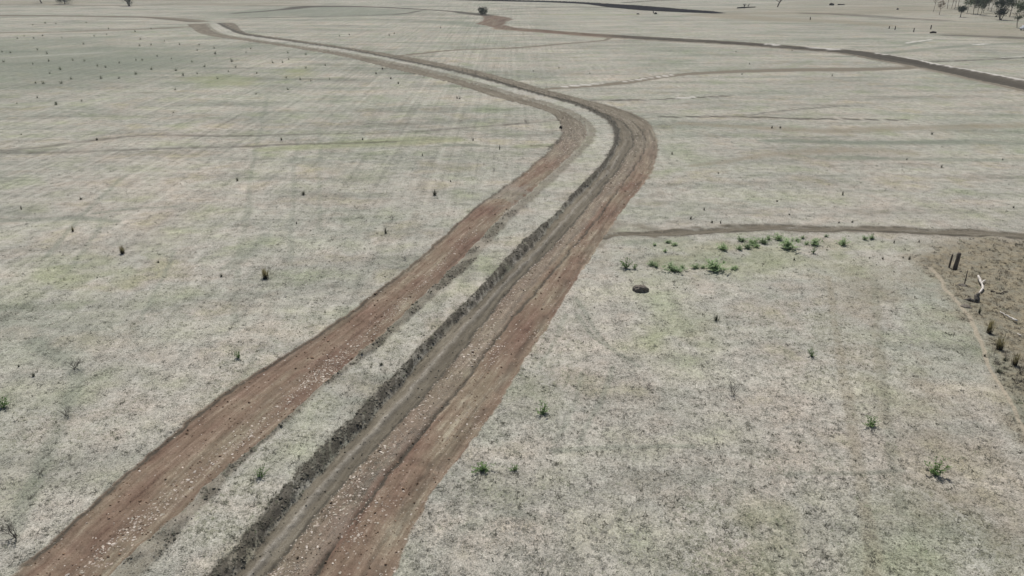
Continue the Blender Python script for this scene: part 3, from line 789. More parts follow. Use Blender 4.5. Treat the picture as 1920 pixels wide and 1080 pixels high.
def clods():
    # churned soil on the spoil bank and along the windrows, crumbs on the lanes
    def track_points(n):
        s = 165 * RNG.random(n) ** 2.0
        lo = np.interp(s, SG, EU[0]) - .3; hi = np.interp(s, SG, EU[7]) + .3
        u = lo + (hi - lo) * RNG.random(n)
        i = np.clip((s / CLs[-1] * (len(CL) - 1)).astype(int), 0, len(CL) - 1)
        p = CL[i] + CLn[i] * u[:, None] + CLt[i] * ((s - CLs[i])[:, None])
        return p[:, 0], p[:, 1]
    X, Y = track_points(130000)
    m = masks(X, Y)
    w = RNG.random(len(X))
    pr = m['spoil'] * .3 + (m['main'] > .5) * .22
    keep = (w < pr)
    X, Y = X[keep], Y[keep]; mm = {k: v[keep] for k, v in m.items()}
    n = len(X); sp = mm['spoil']
    t = pick_tints(n, [(.115, .107, .082), (.15, .137, .106), (.09, .084, .065), (.19, .172, .137)], .15)
    rd = (mm['red'] * (sp < .3))[:, None]
    t[:, :3] = t[:, :3] * (1 - rd) + t[:, :3] * np.array((1.35, 1.0, .85)) * rd
    scl = np.where(sp > .4, RNG.lognormal(math.log(.042), .4, n), RNG.lognormal(math.log(.021), .55, n)).clip(.007, .11)
    P = np.stack([X, Y, mm['z'] + scl * .05], 1)
    rot = np.stack([RNG.random(n) * .8, RNG.random(n) * .8, RNG.random(n) * 6.283], 1)
    var = [make_lump('clod', 5), make_lump('clod_b', 6, 1, .55), make_lump('clod_c', 7, 1, .8)]
    for v in var: v.materials.append(M_CLOD)
    scatter('soil_clods', 'dark soil clods on the spoil bank and scraped lanes', var, P, rot, scl, RNG.integers(0, 3, n), t)
    # pale flecks of dry clay and root mat
    X, Y = track_points(420000)
    m = masks(X, Y)
    keep = RNG.random(len(X)) < np.minimum(m['flk'], 1.3) * .62
    X, Y = X[keep], Y[keep]; mm = {k: v[keep] for k, v in m.items()}
    n = len(X)
    t = pick_tints(n, [(.40, .34, .285), (.33, .275, .225), (.46, .41, .355), (.26, .21, .165), (.36, .325, .265)], .15)
    scl = RNG.lognormal(math.log(.022), .55, n).clip(.006, .065) * (1 + .5 * (np.hypot(X, Y) > 75))
    P = np.stack([X, Y, mm['z'] + .004], 1)
    rot = np.stack([RNG.normal(0, .1, n), RNG.normal(0, .1, n), RNG.random(n) * 6.283], 1)
    var = [make_lump('pale_clod', 15, 1, .16), make_lump('pale_clod_b', 16, 1, .12), make_lump('pale_clod_c', 17, 1, .22)]
    for q, v in enumerate(var):
        for w_ in v.vertices: w_.co.x *= 1.5 + .2 * q; w_.co.z -= .22
    for v in var: v.materials.append(M_CLOD)
    scatter('pale_clods', 'pale flecks of dry clay and root mat strewn on the red lanes', var, P, rot, scl, RNG.integers(0, 3, n), t)
clods()

# ------------------------------------------------------------------ things: helpers
def tag(o, label, cat, group=None):
    o['label'] = label; o['category'] = cat
    if group: o['group'] = group
    return o

def mesh_obj(name, me, mat, parent=None):
    if mat is not None and len(me.materials) == 0: me.materials.append(mat)
    o = bpy.data.objects.new(name, me); C.objects.link(o)
    if parent is not None: o.parent = parent
    return o

def empty(name, loc):
    o = bpy.data.objects.new(name, None); C.objects.link(o)
    o.location = loc; o.empty_display_size = .2
    return o

class MB:
    """collects tapered tubes, boxes and leaf faces into one mesh"""
    def __init__(self): self.v = []; self.f = []
    def tube(self, pts, rad, n=7, rough=0.0, rg=random, cap=True):
        pts = [Vector(p) for p in pts]; base = len(self.v)
        for i, p in enumerate(pts):
            d = (pts[min(i + 1, len(pts) - 1)] - pts[max(i - 1, 0)]).normalized()
            a = d.cross(Vector((.31, .9, .17))).normalized(); b = d.cross(a)
            r = rad[i] if isinstance(rad, (list, tuple)) else rad
            for k in range(n):
                t = 2 * math.pi * k / n; rr = r * (1 + rg.uniform(-rough, rough))
                self.v.append(p + a * math.cos(t) * rr + b * math.sin(t) * rr)
        for i in range(len(pts) - 1):
            for k in range(n):
                q = base + i * n
                self.f.append((q + k, q + (k + 1) % n, q + n + (k + 1) % n, q + n + k))
        if cap:
            self.f.append(tuple(base + k for k in range(n))[::-1])
            e = base + (len(pts) - 1) * n; self.f.append(tuple(e + k for k in range(n)))
    def leaf(self, p, d, L, w, up=Vector((0, 0, 1))):
        d = d.normalized(); s = d.cross(up)
        if s.length < .05: s = d.cross(Vector((1, 0, 0)))
        s.normalize(); k = len(self.v)
        self.v += [p, p + d * L * .5 + s * w, p + d * L, p + d * L * .5 - s * w]
        self.f.append((k, k + 1, k + 2, k + 3))
    def box(self, x0, x1, y0, y1, z0, z1):
        k = len(self.v)
        self.v += [Vector(p) for p in ((x0,y0,z0),(x1,y0,z0),(x1,y1,z0),(x0,y1,z0),(x0,y0,z1),(x1,y0,z1),(x1,y1,z1),(x0,y1,z1))]
        self.f += [tuple(k + i for i in q) for q in ((3,2,1,0),(4,5,6,7),(0,1,5,4),(1,2,6,5),(2,3,7,6),(3,0,4,7))]
    def mesh(self, name, smooth=True):
        me = bpy.data.meshes.new(name); me.from_pydata([tuple(v) for v in self.v], [], self.f)
        if smooth: me.polygons.foreach_set('use_smooth', [True] * len(me.polygons))
        me.update(); return me

def simple_mat(name, c0, c1, scale=4., rough=.9, bstr=.4, bdist=.02, stretch=None):
    k = NT(name)
    co = k.n('ShaderNodeTexCoord').outputs['Object']
    oi = k.n('ShaderNodeObjectInfo')
    mp = k.n('ShaderNodeMapping'); k.t.links.new(co, mp.inputs[0])
    if stretch: mp.inputs['Scale'].default_value = stretch
    nz = k.noise(mp.outputs[0], scale, 4, .6)
    col = k.ramp(nz, [(.34, c0), (.66, c1)])
    col = k.mix(1., col, k.ramp(oi.outputs['Random'], [(0, (.85, .85, .85)), (1, (1.15, 1.12, 1.1))]), 'MULTIPLY')
    k.bsdf(col, rough, nz, bstr, bdist, .2)
    return k.mat

def leaf_mat(name, c0, c1, transl=.3, base=None):
    k = NT(name)
    co = k.n('ShaderNodeTexCoord')
    g = k.n('ShaderNodeNewGeometry')
    oi = k.n('ShaderNodeObjectInfo')
    nz = k.math('ADD', k.math('MULTIPLY', k.noise(co.outputs['Object'], 1.7, 2), .5), k.math('MULTIPLY', g.outputs['Random Per Island'], .5))
    col = k.ramp(nz, [(.25, c0), (.75, c1)])
    if base:                                  # old brown thatch at the foot of the clump
        sx = k.n('ShaderNodeSeparateXYZ'); k.t.links.new(co.outputs['Generated'], sx.inputs[0])
        col = k.mix(k.mr(sx.outputs[2], .08, .42), base, col)
    col = k.mix(1., col, k.ramp(oi.outputs['Random'], [(0, (.85, .85, .85)), (1, (1.15, 1.15, 1.1))]), 'MULTIPLY')
    p = k.bsdf(col, .75, spec=.2)
    t = k.n('ShaderNodeBsdfTranslucent'); k.t.links.new(col, t.inputs[0])
    mx = k.n('ShaderNodeMixShader'); mx.inputs[0].default_value = transl
    k.t.links.new(p.outputs[0], mx.inputs[1]); k.t.links.new(t.outputs[0], mx.inputs[2]); k.t.links.new(mx.outputs[0], k.out.inputs[0])
    return k.mat

M_BARK = simple_mat('grey_bark', (.10, .085, .07), (.22, .19, .16), 3, .9, .5, .03, (1, 1, .25))
M_BARK_PALE = simple_mat('pale_bark', (.20, .165, .14), (.36, .31, .27), 3, .9, .4, .02, (1, 1, .25))
M_POST = simple_mat('weathered_post_timber', (.06, .052, .043), (.15, .13, .11), 9, .9, .6, .015, (1, 1, .12))
M_BLEACH = simple_mat('bleached_dead_wood', (.42, .39, .35), (.66, .63, .58), 5, .85, .5, .015, (.5, .5, .5))
M_GREYWOOD = simple_mat('grey_dead_wood', (.20, .18, .155), (.38, .35, .31), 6, .9, .5, .015)
M_DARKWOOD = simple_mat('charred_dead_wood', (.025, .022, .02), (.075, .066, .056), 5, .9, .6, .03)
M_MOUND = simple_mat('hard_clay_mound', (.09, .08, .066), (.21, .19, .16), 7, .95, .9, .05)
M_TUS_SOFT = leaf_mat('grey_green_tussock_blades', (.10, .115, .080), (.22, .235, .165), .4)
M_TUS_DARK = leaf_mat('dark_tussock_blades', (.035, .042, .026), (.10, .105, .068), .2)
M_TUS_GOLD = leaf_mat('golden_tussock_blades', (.20, .175, .09), (.40, .35, .20), .35, (.045, .036, .024))
M_TUS_GREEN = leaf_mat('green_weed_leaves', (.08, .15, .05), (.22, .32, .12), .4)
M_WEED = leaf_mat('grey_green_weed_leaves', (.22, .31, .15), (.42, .52, .31), .45)
M_TWIG = simple_mat('grey_dry_twigs', (.07, .062, .052), (.17, .155, .135), 8)
M_LEAF_DARK = leaf_mat('dark_evergreen_leaves', (.022, .034, .022), (.062, .082, .045), .2)
M_LEAF_OLIVE = leaf_mat('olive_eucalypt_leaves', (.045, .068, .032), (.13, .165, .085), .3)
M_LEAF_DRY = leaf_mat('dry_brown_leaves', (.12, .09, .065), (.25, .195, .145), .3)

# ------------------------------------------------------------------ grass tussocks, weeds and small shrubs
def clump_mesh(name, kind, seed):
    rg = random.Random(seed); b = MB()
    if kind in ('dark', 'gold', 'soft'):
        n = {'dark': 70, 'gold': 110, 'soft': 28}[kind]
        for _ in range(n):
            a = rg.uniform(0, 6.283); el = math.radians(min(89, rg.gauss(66 if kind == 'gold' else 60, 15)))
            L = rg.uniform(.45, 1.05) * (1 if el > .9 else .75)
            p = Vector((rg.gauss(0, .10), rg.gauss(0, .10), -.02))
            d = Vector((math.cos(a) * math.cos(el), math.sin(a) * math.cos(el), math.sin(el)))
            sd = Vector((-math.sin(a), math.cos(a), 0)) * rg.uniform(.010, .022)
            m1 = p + d * L * .55; tip = p + d * L + Vector((d.x, d.y, 0)) * L * .18 - Vector((0, 0, L * .12))
            k = len(b.v); b.v += [p - sd, p + sd, m1 + sd * .8, m1 - sd * .8, tip]
            b.f += [(k, k + 1, k + 2, k + 3), (k + 3, k + 2, k + 4)]
    elif kind in ('green', 'weed'):
        for _ in range(15 if kind == 'green' else 30):
            a = rg.uniform(0, 6.283); el = math.radians(rg.uniform(25, 85)); L = rg.uniform(.4, .95)
            d = Vector((math.cos(a) * math.cos(el), math.sin(a) * math.cos(el), math.sin(el)))
            p = Vector((rg.gauss(0, .06), rg.gauss(0, .06), -.02))
            b.tube([p, p + d * L * .6, p + d * L], [.012, .009, .004], 4, cap=False)
            for q in range(11):
                t = rg.uniform(.15, 1); c = p + d * L * t
                dd = Vector((rg.gauss(0, 1), rg.gauss(0, 1), rg.uniform(-.1, .9)))
                b.leaf(c, dd, rg.uniform(.10, .24), rg.uniform(.02, .045))
    elif kind == 'twig':
        def br(p, d, L, r, lev):
            q = p + d * L; b.tube([p, (p + q) / 2 + Vector((rg.gauss(0, .02), rg.gauss(0, .02), 0)), q], [r, r * .8, r * .55], 4, cap=False)
            if lev == 0: return
            for _ in range(rg.choice((2, 3, 3))):
                nd = (d + Vector((rg.gauss(0, .5), rg.gauss(0, .5), rg.gauss(.1, .3)))).normalized()
                br(p + d * L * rg.uniform(.5, 1), nd, L * rg.uniform(.55, .85), r * .6, lev - 1)
        for _ in range(6):
            a = rg.uniform(0, 6.283)
            br(Vector((rg.gauss(0, .04), rg.gauss(0, .04), -.02)), Vector((math.cos(a) * .5, math.sin(a) * .5, rg.uniform(.6, 1))).normalized(), .38, .014, 3)
    return b.mesh(name, False)

KMAT = {'dark': M_TUS_DARK, 'soft': M_TUS_SOFT, 'gold': M_TUS_GOLD, 'green': M_TUS_GREEN, 'weed': M_WEED, 'twig': M_TWIG}
KNAME = {'dark': 'grass_tussock', 'soft': 'grass_tussock', 'gold': 'grass_tussock', 'green': 'green_weed', 'weed': 'green_weed', 'twig': 'dry_shrub'}
KCAT = {'dark': 'tussock', 'soft': 'tussock', 'gold': 'tussock', 'green': 'weed', 'weed': 'weed', 'twig': 'shrub'}
CLUMPS = {}
for kd in KMAT:
    CLUMPS[kd] = []
    for q in range(4):
        me = clump_mesh('%s_clump' % kd, kd, 300 + q * 7 + len(kd)); me.materials.append(KMAT[kd]); CLUMPS[kd].append(me)

FARL = ('small dark grass tussock in the greenish paddock at upper left', 'small tussocks of the upper left paddock')
MIDR = ('small dark grass tuft in the pale paddock right of the bend', 'small tufts right of the bend')
MIDL = ('small dark grass tuft in the pale paddock left of the track', 'small tufts left of the track')
WEEDS = ('low green weed in the cluster just below the grey side track', 'weeds below the side track')
ROWW = ('small grey-green weed in the short row near the dark clay mound', 'weeds near the clay mound')
PLANTS = [
 (230,475,24,'gold','golden tussock with a dark foot, nearest the left edge',1.0),
 (498,521,31,'gold','tall golden tussock with black foot in the middle of the left paddock',1.15),
 (137,434,16,'gold','thin yellowish tussock above the golden tussock near the left edge',.8),
 (40,393,13,'dark','sparse upright tuft near the left edge below the wheel marks',.6),
 (152,374,8,'dark','low black tuft left of centre in the left paddock, above the thin yellowish tussock',1.6),
 (297,492,8,'dark','low dark tuft between the two golden tussocks',1.5),
 (415,518,13,'dark','pointed dark tuft beside the tall golden tussock',1.0),
 (445,339,13,'dark','small upright tuft below the double wheel marks, left of the rounder tuft',.9),
 (569,365,15,'dark','rounded dark tuft in the left paddock below the wheel marks',1.2),
 (556,419,8,'dark',MIDL,1.), (414,571,5,'dark',MIDL,1.3), (413,690,6,'dark',MIDL,1.3), (35,687,8,'dark',MIDL,1.4),
 (447,672,17,'green','small green plant left of the red lane, halfway down',.9),
 (63,706,15,'dark','dark tuft near the left edge, right above the black-green clump',1.1),
 (6,764,26,'green','dark green clump cut by the left edge of the picture',1.0),
 (125,778,32,'twig','grey dry shrub near the left edge below another grey shrub',1.1),
 (140,692,34,'twig','grey dry shrub leaning in the lower left paddock, upper one of two',1.2),
 (75,888,22,'twig','small grey shrub in the lower left corner paddock',1.3),
 (28,1008,48,'twig','large grey dry shrub in the bottom left corner',1.0),
 (815,366,19,'dark','black pointed tussock standing alone just left of the red lane',1.1),
 (845,341,7,'dark','tiny black tuft above the lone black tussock',1.2),
 (723,437,17,'dark','grey-green rounded clump left of the red lane',.9),
 (735,411,13,'twig','faint grey shrub just above the grey-green rounded clump',1.2),
 (792,292,10,'dark',MIDL,.6), (887,264,8,'dark',MIDL,1.), (528,263,10,'dark',MIDL,1.2), (182,263,9,'dark',MIDL,1.3), (680,262,7,'dark',MIDL,1.4), (927,320,7,'twig',None,1.),
 (937,281,15,'dark','thin upright dark tuft in the grass left of the bend',.5),
 (987,231,9,'twig','small round dry shrub just left of the bend',1.4),
 (760,487,11,'twig','brown dry shrub close to the left edge of the red lane',1.3),
 (1343,601,19,'dark','black-green pointed tuft alone in the right paddock',1.3),
 (1375,742,44,'twig','tall grey dry shrub in the middle of the right paddock',.75),
 (1521,669,20,'green','thin green plant in the right paddock, between grey shrub and fence trail',.8),
 (1632,800,27,'green','dark green weed with a tall stem in the right paddock',.9),
 (1753,890,38,'green','bright green bushy weed at lower right',.95),
 (1018,776,27,'green','green weed beside the right lane of the track',.95),
 (905,882,20,'green','low spreading green weed by the right lane edge, lower one',1.5),
 (964,882,16,'green','small dark green weed right of the low spreading weed',1.),
 (490,893,28,'green','pale green weed on the grass strip between the two lanes',.7),
 (1217,730,16,'twig','small brown shrub in the right paddock left of the tall grey shrub',1.2),
 (1512,1000,16,'twig','small brown shrub near the bottom right',1.2),
 (1018,897,13,'dark','narrow dark tuft in the lower right paddock beside the two green weeds',.6),
 (715,684,9,'dark','flat dark tuft on the grass strip between the lanes',2.2),
 (1580,366,15,'dark','thin tuft standing alone above the side track at right',.6),
 (1295,411,11,'dark',MIDR,1.), (1347,325,6,'dark',MIDR,1.2), (1480,403,5,'dark',MIDR,1.6), (1457,378,6,'dark',MIDR,1.5), (1320,394,9,'dark',MIDR,1.), (1260,290,9,'dark',MIDR,1.),
 (1765,314,9,'dark',MIDR,1.), (1447,241,8,'dark',MIDR,1.2), (1463,241,8,'dark',MIDR,1.2), (1747,252,8,'dark',MIDR,1.4), (1560,143,7,'dark',MIDR,.9), (1405,121,6,'dark',MIDR,.9), (1391,140,5,'dark',MIDR,1.3), (1335,418,8,'dark',MIDR,1.4), (1351,419,9,'dark',MIDR,1.), (1598,417,8,'dark',MIDR,1.4), (1573,418,6,'dark',MIDR,1.6), (1380,98,5,'dark',MIDR,1.), (1485,96,5,'dark',MIDR,1.), (1000,134,5,'dark',MIDR,1.), (1048,128,5,'dark',MIDR,1.), (1106,138,5,'dark',MIDR,1.), (1900,390,8,'dark',MIDR,1.), (1700,300,6,'dark',MIDR,1.), (1880,300,6,'dark',MIDR,1.),
 (1477,465,24,'weed','largest green weed of the cluster below the side track',1.25),
 (1390,452,13,'weed',WEEDS,1.1), (1355,468,15,'weed',WEEDS,1.1), (1386,468,12,'weed',WEEDS,1.), (1401,466,14,'weed',WEEDS,.9), (1412,458,17,'weed',WEEDS,1.1), (1431,456,14,'weed',WEEDS,1.1), (1440,449,10,'weed',WEEDS,1.), (1460,449,14,'weed',WEEDS,1.3), (1495,452,9,'weed',WEEDS,1.), (1505,447,8,'weed',WEEDS,1.), (1512,459,9,'weed',WEEDS,1.), (1528,459,17,'weed',WEEDS,1.1), (1418,464,10,'weed',WEEDS,1.),
 (1525,475,15,'green','upright green weed just below the weed cluster',.8),
 (1580,459,17,'weed','green weed right of the cluster, beside the side track',1.0),
 (1621,449,11,'weed',WEEDS,.9), (1634,448,11,'weed',WEEDS,.9), (1549,444,7,'weed',WEEDS,1.), (1676,456,11,'dark',MIDR,.8), (1723,454,7,'dark',MIDR,1.2), (1489,488,8,'dark',MIDR,1.2),
 (1340,506,24,'weed','broad grey-green weed at the right end of the lower weed row',1.35),
 (1262,507,15,'weed','dark low weed in the middle of the lower weed row',1.9),
 (1279,503,9,'weed',ROWW,1.), (1305,503,11,'weed',ROWW,1.1), (1318,502,7,'weed',ROWW,1.3), (1376,505,9,'weed',ROWW,1.4), (1222,498,13,'weed',ROWW,1.), (1231,501,9,'weed',ROWW,.9),
 (1174,503,22,'green','yellow-green weed at the left end of the lower weed row',1.1),
 (1190,504,14,'green','small green weed beside the yellow-green weed',.9),
 (1252,455,8,'weed',ROWW,1.3), (1264,460,8,'weed',ROWW,1.3), (1247,472,8,'weed',ROWW,1.), (1228,460,7,'weed',ROWW,1.),
 (1184,531,13,'twig','small grey shrub just behind the dark clay mound',1.0), (1263,534,14,'twig','thin grey shrub right of the dark clay mound',.8),
 (1705,487,13,'dark',MIDR,.9), (1655,486,9,'dark',MIDR,1.2), (1693,484,7,'dark',MIDR,1.2), (1630,485,6,'dark',MIDR,1.2),
 (1836,588,23,'dark','dark narrow tussock on the fence trail beside the dark stump',.7),
 (1854,624,42,'gold','tall golden tussock on the fence line, upper one of two',.75),
 (1873,655,44,'gold','bushy golden tussock with black foot on the fence line',.85),
 (1902,684,38,'gold','yellow tussock close to the right edge below the golden ones',.85),
 (1884,676,9,'dark','flat dark tuft under the bushy golden tussock',2.2), (1872,697,11,'dark','wide dark tuft beside the fence trail near the right edge',2.4),
 (1905,722,26,'twig','tangled grey shrub at the right edge',1.1), (1914,700,24,'twig','grey shrub at the right edge above the tangled one',1.1),
 (1846,668,8,'dark','little dark tuft on the left side of the fence trail',1.6),
 (905,24.5,13,None,None,1),
 (106,196,10,'dark',MIDL,1.),
]
FARPTS = [(185,138),(255,128),(315,130),(485,125),(610,160),(760,175),(98,213),(135,200),(190,212),(240,198),(350,210),(470,245),(600,190),(850,160),(530,200),(210,278),(60,293),(12,290),(265,300),(185,357),(275,340),(475,340),(410,335),(785,255),(850,250),(790,218),(925,228),(1010,248),(1120,250),(1110,280),(1205,268),(1210,300),(1410,270),(1385,293),(885,313),(965,328),(765,335),(800,335),(670,350),(595,375),(548,368),(340,388),(400,442),(345,466),(245,468),(200,465),(280,410),(570,438),(765,414),(850,387),(990,394),(1030,420),(1080,345),(1150,372),(1110,412),(1305,343),(1285,399),(1325,375),(1225,440),(1445,410),(1625,333),(1535,350),(1590,348),(1620,295),(1830,365),(1720,380),(1610,434),(1690,443),(1750,452),(1855,442),(1720,305),(985,502),(1440,525),(1620,500),(210,545),(95,580),(315,585),(670,438),(20,345),(460,565),(975,630),(120,755),(2390,1,),(1910,200)]
for (zx, zy) in FARPTS:
    if zy < 20: continue
    big = (zx, zy) in ((400,442),(345,466),(570,438),(765,414),(850,387),(1030,420),(1305,343),(315,585),(990,394),(245,468),(340,388),(1210,300))
    PLANTS.append((zx / 3., zy / 3. + 1.5, (10 if big else 6 + 3 * random.random()) * (1.0 if zy > 250 else .75), 'soft', ('larger dark grass tussock in the greenish paddock at upper left', 'larger tussocks of the upper left paddock') if big else FARL, 1.25 if big else 1.15))
for (px, py) in ((655,66),(730,67),(739,64),(826,53),(705,139),(733,148),(747,157),(717,130),(857,185),(862,186)):
    PLANTS.append((px, py, 5 if py < 100 else 7, 'dark', ('small dark tuft in the pale paddock beyond the far lane', 'small tufts along the far lane'), 1.2))

px_ = np.array([G(p[0], p[1]) for p in PLANTS])
pz_ = masks(px_[:, 0], px_[:, 1])['z']
for (p, g, z) in zip(PLANTS, px_, pz_):
    x, y, hp, kd, lab, wd = p
    if kd is None: continue
    h = hgt(y, hp) * (1.2 if kd == 'weed' else 1.08 if kd == 'green' else 1)
    if kd == 'weed': wd = wd * 1.25; h *= .88
    if kd in ('dark', 'gold'): wd = wd * .72; h *= .95
    o = mesh_obj(KNAME[kd], random.choice(CLUMPS[kd]), None)
    o.location = (g[0], g[1], z)
    o.scale = (h * wd, h * wd, h); o.rotation_euler = (0, 0, random.uniform(0, 6.283))
    if lab is None: lab = 'faint dry shrub in the pale paddock above the lone black tussock'
    if isinstance(lab, tuple): tag(o, lab[0], KCAT[kd], lab[1])
    else: tag(o, lab, KCAT[kd])

# ------------------------------------------------------------------ mound, posts, dead wood
def at3(x, y, dz=0.0):
    g = G(x, y); return Vector((g[0], g[1], ground_z(g[0], g[1]) + dz))

def lump(name, label, cat, x, y, wpx, hpx, mat, seed, aspect=.8, group=None):
    bm = bmesh.new(); bmesh.ops.create_icosphere(bm, subdivisions=4, radius=1)
    for v in bm.verts:
        c = v.co.copy()
        d = 1 + .30 * (float(fbm(np.array([c.x * 1.3 + seed]), np.array([c.y * 1.3 + c.z]), seed)[0]) - .5) * 2 + .14 * (float(fbm(np.array([c.x * 5 + seed]), np.array([c.y * 5 + c.z * 3]), seed + 3)[0]) - .5) * 2
        v.co = c * d
        if v.co.z < 0: v.co.z *= .25
        v.co.z = abs(v.co.z) ** .8 * (1 if v.co.z > 0 else -1)
    w = wpx * mpp(y) / 2; h = hgt(y, hpx)
    for v in bm.verts: v.co = Vector((v.co.x * w, v.co.y * w * aspect, v.co.z * h))
    me = bpy.data.meshes.new(name); bm.to_mesh(me); bm.free()
    me.polygons.foreach_set('use_smooth', [True] * len(me.polygons))
    o = mesh_obj(name, me, mat); o.location = at3(x, y, -.02)
    return tag(o, label, cat, group)
lump('clay_mound', 'dark rounded clay mound in the right paddock below the weed rows', 'mound', 1200, 545, 31, 13, M_MOUND, 3)
lump('soil_heap', 'small dark soil heap at the foot of the thin stake', 'soil heap', 1804, 536, 17, 4, M_MOUND, 5)
lump('soil_heap', 'low dark soil heap on the fence trail below the dark stump', 'soil heap', 1812, 574, 20, 4, M_MOUND, 8)
lump('soil_heap', 'dark heap at the left edge of the bend among pale clods', 'soil heap', 1051, 241, 6, 5, M_DARKWOOD, 9)

def post(name, label, x, y, hpx, wpx, lean=(0, 0), round_=True, group=None, mat=None):
    rg = random.Random(int(x)); h = hgt(y, hpx); r = wpx * mpp(y) / 2
    b = MB(); n = 6
    b.tube([(lean[0] * h * t + rg.gauss(0, r * .06), lean[1] * h * t, h * t - (.25 if t == 0 else 0)) for t in (0, .2, .45, .7, .92, 1.0)],
           [r * 1.12, r * 1.08, r, r * .97, r * .95, r * .8], 9, .07, rg)
    o = mesh_obj(name, b.mesh(name), mat or M_POST); o.location = at3(x, y)
    return tag(o, label, 'fence post', group)
post('fence_post', 'thick dark wooden strainer post at the corner of the bare paddock', 1791, 502, 36, 7.5, (.04, 0))
post('fence_post', 'thin dark wooden post just left of the thick strainer post', 1780, 499, 27, 3.2, (.03, 0))
post('fence_stake', 'thin leaning stake below the strainer post, near the fence trail', 1808, 535, 29, 1.7, (0, .05))
FP = ('short dark fence post on the far boundary below the trees', 'far boundary fence posts')
for (x, y, hh) in ((1667,54,5),(1678,56,7),(1713,60,7.5),(1745,55,8),(1519,37,5)):
    post('fence_post', FP[0], x, y, hh, 1.8, group=FP[1])
post('fence_post', 'lone small post by the dark drain at the top', 1225, 25, 6, 1.4)

def wood(name, label, cat, branches, mat):
    """branches: list of (points in pixels with height above ground in m, radii in m)"""
    x0, y0 = branches[0][0][0][:2]; org = at3(x0, y0); rg = random.Random(int(x0))
    b = MB()
    for pts, rad in branches:
        P = []
        for q in pts:
            g = G(q[0], q[1]); P.append(Vector((g[0], g[1], q[2])) - Vector((org.x, org.y, 0)))
        # denser, slightly knotted
        Q = []; Rr = []
        for i in range(len(P) - 1):
            for t in (0, .33, .66):
                Q.append(P[i].lerp(P[i + 1], t) + Vector((rg.gauss(0, .015), rg.gauss(0, .015), rg.gauss(0, .015)))); Rr.append((rad[i] * (1 - t) + rad[i + 1] * t) * rg.uniform(.85, 1.15))
        Q.append(P[-1]); Rr.append(rad[-1])
        b.tube(Q, Rr, 8, .10, rg)
    o = mesh_obj(name, b.mesh(name), mat); o.location = (org.x, org.y, org.z)
    return tag(o, label, cat)
wood('bleached_branch', 'white bleached crooked dead branch lying in the bare paddock', 'dead branch',
     [([(1835,551,.05),(1841,546,.10),(1843,541,.14),(1839,535,.16),(1835,529,.24),(1832,525,.34)], [.05,.07,.08,.075,.10,.06]),
      ([(1839,535,.16),(1844,531,.18),(1846,529,.16)], [.055,.05,.03])], M_BLEACH)
wood('fallen_log', 'slender pale fallen log at the right edge of the bare paddock', 'log',
     [([(1875,586,.07),(1884,593,.08),(1896,600,.09),(1906,605,.10)], [.03,.04,.055,.07])], M_BLEACH)
wood('fallen_stick', 'short black stick in the bare paddock right of the bleached branch', 'stick',
     [([(1857,546,.05),(1865,547,.06)], [.07,.06])], M_DARKWOOD)
wood('fallen_stick', 'thin dark crooked stick beside the short black one', 'stick',
     [([(1868,551,.04),(1876,552,.05),(1882,549,.05),(1890,548,.04)], [.03,.04,.03,.02])], M_DARKWOOD)
wood('fallen_stick', 'small pale stick lying near the right edge of the bare paddock', 'stick',
     [([(1908,628,.04),(1914,632,.04)], [.04,.03])], M_BLEACH)
wood('dead_stump', 'dark broken stump with pale rim beside the fence trail', 'stump',
     [([(1830,565,-.1),(1831,563,.25),(1831,562,.62)], [.22,.16,.09]), ([(1830,565,.02),(1818,562,.16),(1807,562,.03)], [.15,.12,.05]), ([(1830,565,.1),(1825,562,.5)], [.14,.06]), ([(1830,565,.0),(1836,562,.06)], [.10,.05])], M_MOUND)
wood('dark_log', 'short black log on the paddock boundary below the far fence posts', 'log',
     [([(1744,62.5,.25),(1749,62,.35),(1755,62.5,.25)], [.25,.38,.25])], M_DARKWOOD)
wood('dark_log', 'thin dark log lying on the far brown slope', 'log', [([(1571,9.5,.3),(1583,9.2,.3)], [.35,.3])], M_DARKWOOD)
lump('dark_heap', 'small black heap beside the thin log on the far brown slope', 'heap', 1559, 10, 8, 4.5, M_DARKWOOD, 12)
lump('dark_heap', 'small black heap beside the lone post at the far drain', 'heap', 1229, 26.5, 6, 3.5, M_DARKWOOD, 13)
lump('dark_heap', 'tiny dark heap left of the lone post at the far drain', 'heap', 1196, 27, 5, 2.4, M_DARKWOOD, 14)
lump('dark_heap', 'small dark heap on the far slope left of the trees', 'heap', 1683, 18, 4, 3, M_DARKWOOD, 15)
lump('dark_heap', 'small dark heap under the trees left of the bushy dark tree', 'heap', 1868, 32, 4, 3, M_DARKWOOD, 16)

